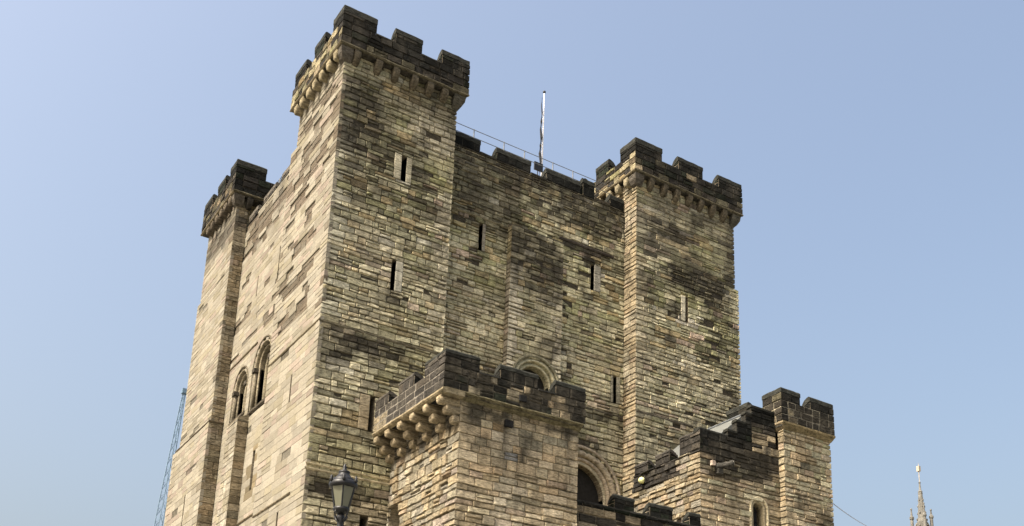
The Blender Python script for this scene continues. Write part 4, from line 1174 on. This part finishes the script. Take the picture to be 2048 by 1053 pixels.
# ================================================================== SMALL THINGS
# stone spout
t = empty("water_spout", "dark cannon shaped stone spout jutting from the stair building below its black parapet", "spout", (13.3, -3.85, 14.6))
mb = MB(); p0 = Vector((13.25, -3.78, 14.52)); p1 = Vector((13.75, -4.25, 14.66))
mb.tube([p0, p0.lerp(p1, .3), p0.lerp(p1, .8), p0.lerp(p1, .82), p1], .1, 12, Vector((.05, .048, .042)), rs=[.13, .115, .10, .12, .12]); mb.build("spout_barrel", SOOT, t, True)
mb = MB(); d_ = (p1 - p0).normalized(); mb.tube([p1 - d_ * .02, p1 + d_ * .012], .085, 12, Vector((.5, .48, .42))); mb.build("spout_mouth", STONE, t)
mb = MB(); mb.box(13.05, 13.2, -3.93, -3.8, 14.55, 14.72, Vector((.42, .34, .27))); mb.build("side_block", STONE, t)
mb = MB(); mb.box(13.28, 13.5, -3.98, -3.8, 14.28, 14.46, Vector((.05, .048, .042))); mb.build("bracket", SOOT, t)

# globe light
t = empty("globe_light", "small yellow globe light on a dark bracket below the grey parapet", "light", (12.5, -.65, 14.7))
mb = MB(); n = 10
mb.lathe(12.48, -.65, [(.001, 14.59)] + [(.125 * math.sin(math.pi * k / n), 14.715 - .125 * math.cos(math.pi * k / n)) for k in range(1, n)] + [(.001, 14.84)], 16); mb.build("globe", BULB, t, True)
mb = MB(); mb.tube([(12.48, -.65, 14.60), (12.48, -.65, 14.48), (12.60, -.65, 14.44)], .022, 8); mb.build("bracket", IRON, t)

# flagpole on the keep roof
t = empty("flagpole", "white flagpole with a rolled dark halyard rising behind the middle battlements", "flagpole", (11.35, 5.2, 28))
def at_plane(y, px, py):
    X = (px - CX) / FPX; Y = (py - CY) / FPX
    d = Vector([R[0][i] * X + R[1][i] * Y + R[2][i] for i in range(3)])
    k = (y - CAM.y) / d.y
    return CAM + d * k
pt = at_plane(5.2, 1088.6, 187); pb = at_plane(5.2, 1083.0, 352)
base = Vector((pt.x, 5.2, 26.0)); top = Vector((pt.x, 5.2, pt.z))
mb = MB(); mb.tube([base, base.lerp(top, .5), top], .06, 12, rs=[.045, .038, .026]); mb.build("pole", WHITE, t, True)
mb = MB(); mb.lathe(top.x, 5.2, [(.03, top.z), (.07, top.z + .04), (.06, top.z + .1), (.01, top.z + .13)], 10); mb.build("finial", IRON, t, True)
mb = MB()
pts = [(top.x - .12 - .03 * math.sin(k * 2.1), 5.2 - .03, top.z - .3 - k * .42) for k in range(12)]
mb.tube(pts, .03, 6, rs=[.012, .02, .03, .045, .04, .055, .05, .06, .045, .02, .015, .012]); mb.build("halyard", IRON, t)

# dark square panel seen through the crenel
t = empty("roof_sign_board", "small black square board seen through a gap in the middle battlements", "board", (8.9, 1.6, 27.6))
a = at_plane(1.6, 1068.8, 327.5); q = at_plane(1.6, 1085.2, 344.5)
mb = MB(); mb.box(a.x, q.x, 1.58, 1.64, 27.62, 27.98); mb.build("board", IRON, t)
mb = MB(); mb.tube([((a.x + q.x) / 2, 1.66, 26.0), ((a.x + q.x) / 2, 1.66, 27.7)], .02, 6); mb.build("post", IRON, t)

# guard rails
def railing(name, label, pts, ztop, h, ax='x'):
    t = empty(name, label, "railing", (pts[0][0], pts[0][1], 26.5))
    for (x, y) in pts[1:-1]:
        mb = MB(); mb.tube([(x, y, 26.0), (x, y, ztop + .02)], .024, 6); mb.build("post", RAILM, t)
    for z in (ztop, ztop - h):
        mb = MB(); mb.tube([(x, y, z) for (x, y) in pts], .014, 6); mb.build("rail", RAILM, t)
railing("guard_rail", "thin metal guard rail along the battlements between the two front turrets", [(4.4, 1.35), (5.86, 1.35), (7.2, 1.35), (8.14, 1.35), (9.48, 1.35), (10.45, 1.35), (12.4, 1.35)], 28.05, .34)
railing("guard_rail", "short thin guard rail beside the far left turret", [(1.15, 4.4), (1.15, 6.5), (1.15, 8.0), (1.15, 9.5), (1.15, 11.2)], 28.35, .3)

# street lantern
LY = -17.0
def lp(px, py): return at_plane(LY, px, py)
ctr = lp(685.5, 985)
lx = ctr.x
def lz(py): return lp(685.5, py).z
def lw_(px): return (lp(685.5 + px, 985).x - lp(685.5 - px, 985).x) / 2 * .98
t = empty("street_lamp", "black six sided street lantern with pale glass panes on an iron post", "street lamp", (lx, LY, 0))
zR0, zR1 = lz(975), lz(969)        # crown rim
zB = lz(1019)                      # bottom of the glass
dirc = math.atan2(CAM.y - LY, CAM.x - lx)
HEX = [dirc + math.pi / 3 * k for k in range(6)]
rT, rB = lw_(25), lw_(14.5)
for k in range(6):
    a0, a1 = HEX[k], HEX[(k + 1) % 6]
    V = [(lx + rB * math.cos(a0), LY + rB * math.sin(a0), zB), (lx + rB * math.cos(a1), LY + rB * math.sin(a1), zB), (lx + rT * math.cos(a1), LY + rT * math.sin(a1), zR0), (lx + rT * math.cos(a0), LY + rT * math.sin(a0), zR0)]
    ins = [(lx + (v[0] - lx) * .97, LY + (v[1] - LY) * .97, v[2]) for v in V]
    obj("glass_pane", V + ins, [(0, 1, 2, 3), (7, 6, 5, 4), (0, 3, 7, 4), (1, 5, 6, 2)], LAMPG, t)
    mb = MB(); mb.tube([V[0], V[3]], .011, 6); mb.build("glazing_bar", IRON, t)
    mb = MB(); x, y = lx + rT * 1.08 * math.cos(a0), LY + rT * 1.08 * math.sin(a0)
    mb.lathe(x, y, [(.012, zR1), (.03, zR1 + .03), (.018, zR1 + .055), (.022, zR1 + .075), (.002, zR1 + .11)], 8); mb.build("crown_finial", IRON, t, True)
mb = MB(); mb.lathe(lx, LY, [(rT * .9, zR0 - .02), (rT * 1.07, zR0 - .01), (rT * 1.12, zR0 + .03), (rT * 1.05, zR1 + .02), (rT * .95, zR1 + .04), (rT * .7, zR1 + .05)], 24); mb.build("lantern_rim", IRON, t, True)
mb = MB(); mb.lathe(lx, LY, [(rT * .93, zR1 + .02), (rT * .8, zR1 + .08), (rT * .62, lz(957)), (rT * .52, lz(952)), (rT * .42, lz(949)), (rT * .40, lz(947)), (rT * .46, lz(945)), (rT * .42, lz(943)), (rT * .2, lz(941)),
                             (rT * .12, lz(938)), (rT * .16, lz(934)), (rT * .10, lz(931)), (rT * .03, lz(928)), (.002, lz(925))], 24); mb.build("lantern_roof", IRON, t, True)
mb = MB(); mb.lathe(lx, LY, [(rB * .5, zB - .08), (rB * .9, zB - .05), (rB * 1.1, zB - .02), (rB * 1.1, zB + .012), (rB * .9, zB + .02)], 24); mb.build("lantern_base", IRON, t, True)
for k in range(4):
    an = dirc + .78 + math.pi / 2 * k
    c0, s0 = math.cos(an), math.sin(an)
    mb = MB(); mb.tube([(lx + rB * .95 * c0, LY + rB * .95 * s0, zB - .03), (lx + rB * 1.2 * c0, LY + rB * 1.2 * s0, zB - .09), (lx + rB * .8 * c0, LY + rB * .8 * s0, zB - .15), (lx + rB * .3 * c0, LY + rB * .3 * s0, zB - .2)], .012, 6); mb.build("scroll_bracket", IRON, t, True)
mb = MB(); z0_ = zB - .08
mb.lathe(lx, LY, [(.16, 0), (.16, .5), (.13, .55), (.13, 1.1), (.09, 1.25), (.065, 1.5), (.045, z0_ - .9), (.04, z0_ - .42), (.075, z0_ - .38), (.075, z0_ - .33), (.045, z0_ - .3), (.042, z0_ - .12), (.06, z0_ - .06), (.05, z0_)], 16); mb.build("post", IRON, t, True)
mb = MB(); mb.lathe(lx, LY, [(.02, zB), (.035, zB + .05), (.03, zB + .16), (.002, zB + .2)], 12); mb.build("lamp_bulb", WHITE, t, True)

# cable leaving the stair tower
mb = MB()
A_ = Vector((18.8, -3.95, 14.35)); B_ = Vector((58, 25.4, 26.6))
pts = []
for k in range(21):
    s_ = k / 20; p_ = A_.lerp(B_, s_); p_.z -= 1.2 * s_ * (1 - s_) * 4 * .35
    pts.append(tuple(p_))
mb.tube(pts, .018, 5)
o = mb.build("overhead_cable", mat_plain("grey_cable", (.30, .32, .36), .6, noise_amt=.05))
o['label'] = "thin grey cable running off to the right from the end tower"; o['category'] = "cable"

# ------------------------------------------------------------------ far crane
t = empty("tower_crane", "distant blue lattice crane jib showing beside the keep's left edge", "crane", (18.5, 114, 0))
def atd(px, py, D):
    X = (px - CX) / FPX; Y = (py - CY) / FPX
    d = Vector([R[0][i] * X + R[1][i] * Y + R[2][i] for i in range(3)])
    return CAM + d * (D / math.hypot(d.x, d.y))
tip = atd(369.5, 781, 150); lowp = atd(316.5, 1053, 150)
dr = (tip - lowp).normalized()
foot = lowp - dr * 34
side = dr.cross(Vector((0.2, 1, 0))).normalized()
front = side.cross(dr).normalized()
L_ = (tip - foot).length
def jw(s):
    return .95 if s < .70 else .95 - .62 * (s - .70) / .30
N = 60
corn = []
for k in range(N + 1):
    s_ = k / N; c0 = foot.lerp(tip, s_); h_ = jw(s_) * .5
    corn.append([c0 + side * h_ + front * h_, c0 - side * h_ + front * h_, c0 - front * h_])
for j in range(3):
    mb = MB(); mb.tube([corn[k][j] for k in range(0, N + 1, 4)], .065, 6); mb.build("chord", CRANEM, t)
mb = MB()
for k in range(N):
    for j in range(3):
        a = corn[k][j]; q = corn[k + 1][(j + 1) % 3] if k % 2 else corn[k + 1][(j + 2) % 3]
        mb.tube([a, q], .035, 3, cap=False)
mb.build("lacing", CRANEM, t, kind='stuff')
mb = MB(); mb.box(tip.x - .35, tip.x + .35, tip.y - .35, tip.y + .35, tip.z - .5, tip.z + .15); mb.build("jib_head", CRANEM, t)
mb = MB(); mb.tube([foot - dr * 1.0, foot + dr * .3], .5, 6); mb.build("jib_foot", CRANEM, t)
for (dx, dy) in ((-1, -1), (1, -1), (1, 1), (-1, 1)):
    mb = MB(); mb.tube([(foot.x + dx * .8, foot.y + dy * .8, 0), (foot.x + dx * .8, foot.y + dy * .8, foot.z)], .12, 6); mb.build("mast_leg", CRANEM, t)
mb = MB()
z = 0
while z < foot.z - 2:
    for (a, q) in (((-1, -1), (1, -1)), ((1, -1), (1, 1)), ((1, 1), (-1, 1)), ((-1, 1), (-1, -1))):
        mb.tube([(foot.x + a[0] * .8, foot.y + a[1] * .8, z), (foot.x + q[0] * .8, foot.y + q[1] * .8, z + 2)], .05, 3, cap=False)
    z += 2
mb.build("lacing", CRANEM, t, kind='stuff')
mb = MB(); mb.box(foot.x - 1.4, foot.x + 1.4, foot.y - 1.4, foot.y + 1.4, foot.z - 1.6, foot.z - .4); mb.build("slewing_cab", CRANEM, t)

# ------------------------------------------------------------------ far church spire
sx, sy = 118.68, 69.7
t = empty("church_spire", "distant pale stone crown spire with crockets and slim pinnacles at the far right", "church", (sx, sy, 0))
mb = MB()
prof = [(1.5, 40), (.82, 45.5), (.78, 48.6), (.62, 49.2), (.45, 51.4), (.40, 51.6), (.30, 53.2), (.36, 53.3), (.17, 53.6), (.12, 54.6), (.2, 54.75), (.05, 54.9)]
mb.lathe(sx, sy, prof, 8, a0=.2); mb.build("spire", SPIREM, t)
for z in (47.0, 48.0, 49.0, 50.0, 51.0, 52.0, 53.0):
    r_ = .82 if z < 49 else max(.2, .72 - (z - 49) * .12)
    for k in range(4):
        an = .2 + math.pi / 2 * k + .78 * (int(z) % 2)
        mb = MB(); mb.lathe(sx + r_ * math.cos(an), sy + r_ * math.sin(an), [(.05, z - .15), (.13, z), (.10, z + .12), (.02, z + .25)], 6); mb.build("crocket", SPIREM, t)
mb = MB(); mb.tube([(sx, sy, 54.7), (sx, sy, 56.6)], .06, 6); mb.build("vane_rod", GILT, t)
mb = MB(); mb.box(sx - .22, sx + .22, sy - .22, sy + .22, 56.5, 57.3); mb.lathe(sx, sy, [(.02, 57.3), (.05, 57.4), (.01, 57.9)], 6); mb.build("weather_vane", GILT, t)
rt_ = Vector((math.sin(math.radians(38)), -math.cos(math.radians(38)), 0))
fr_ = Vector((math.cos(math.radians(38)), math.sin(math.radians(38)), 0))
for (s_, w_, zt) in ((-1.45, 0, 50.9), (1.3, 0, 50.6), (.35, -1.3, 51.3), (-.1, 1.4, 50.7)):
    c0 = Vector((sx, sy, 0)) + rt_ * s_ + fr_ * w_
    mb = MB(); mb.lathe(c0.x, c0.y, [(.34, 38), (.32, 44), (.26, 46), (.23, 49.1), (.33, 49.2), (.32, 49.5), (.16, 49.7), (.10, zt - .35), (.15, zt - .25), (.13, zt - .1), (.02, zt)], 8); mb.build("pinnacle", SPIREM, t)
    mb = MB(); cc = Vector((sx, sy, 0))
    mb.tube([c0.lerp(cc, .1) + Vector((0, 0, 47.2)), c0.lerp(cc, .45) + Vector((0, 0, 48.4)), c0.lerp(cc, .8) + Vector((0, 0, 48.9))], .16, 6); mb.build("flying_rib", SPIREM, t)
mb = MB(); mb.box(sx - 3.2, sx + 3.2, sy - 3.2, sy + 3.2, 0, 39.0); mb.build("church_tower", SPIREM, t)
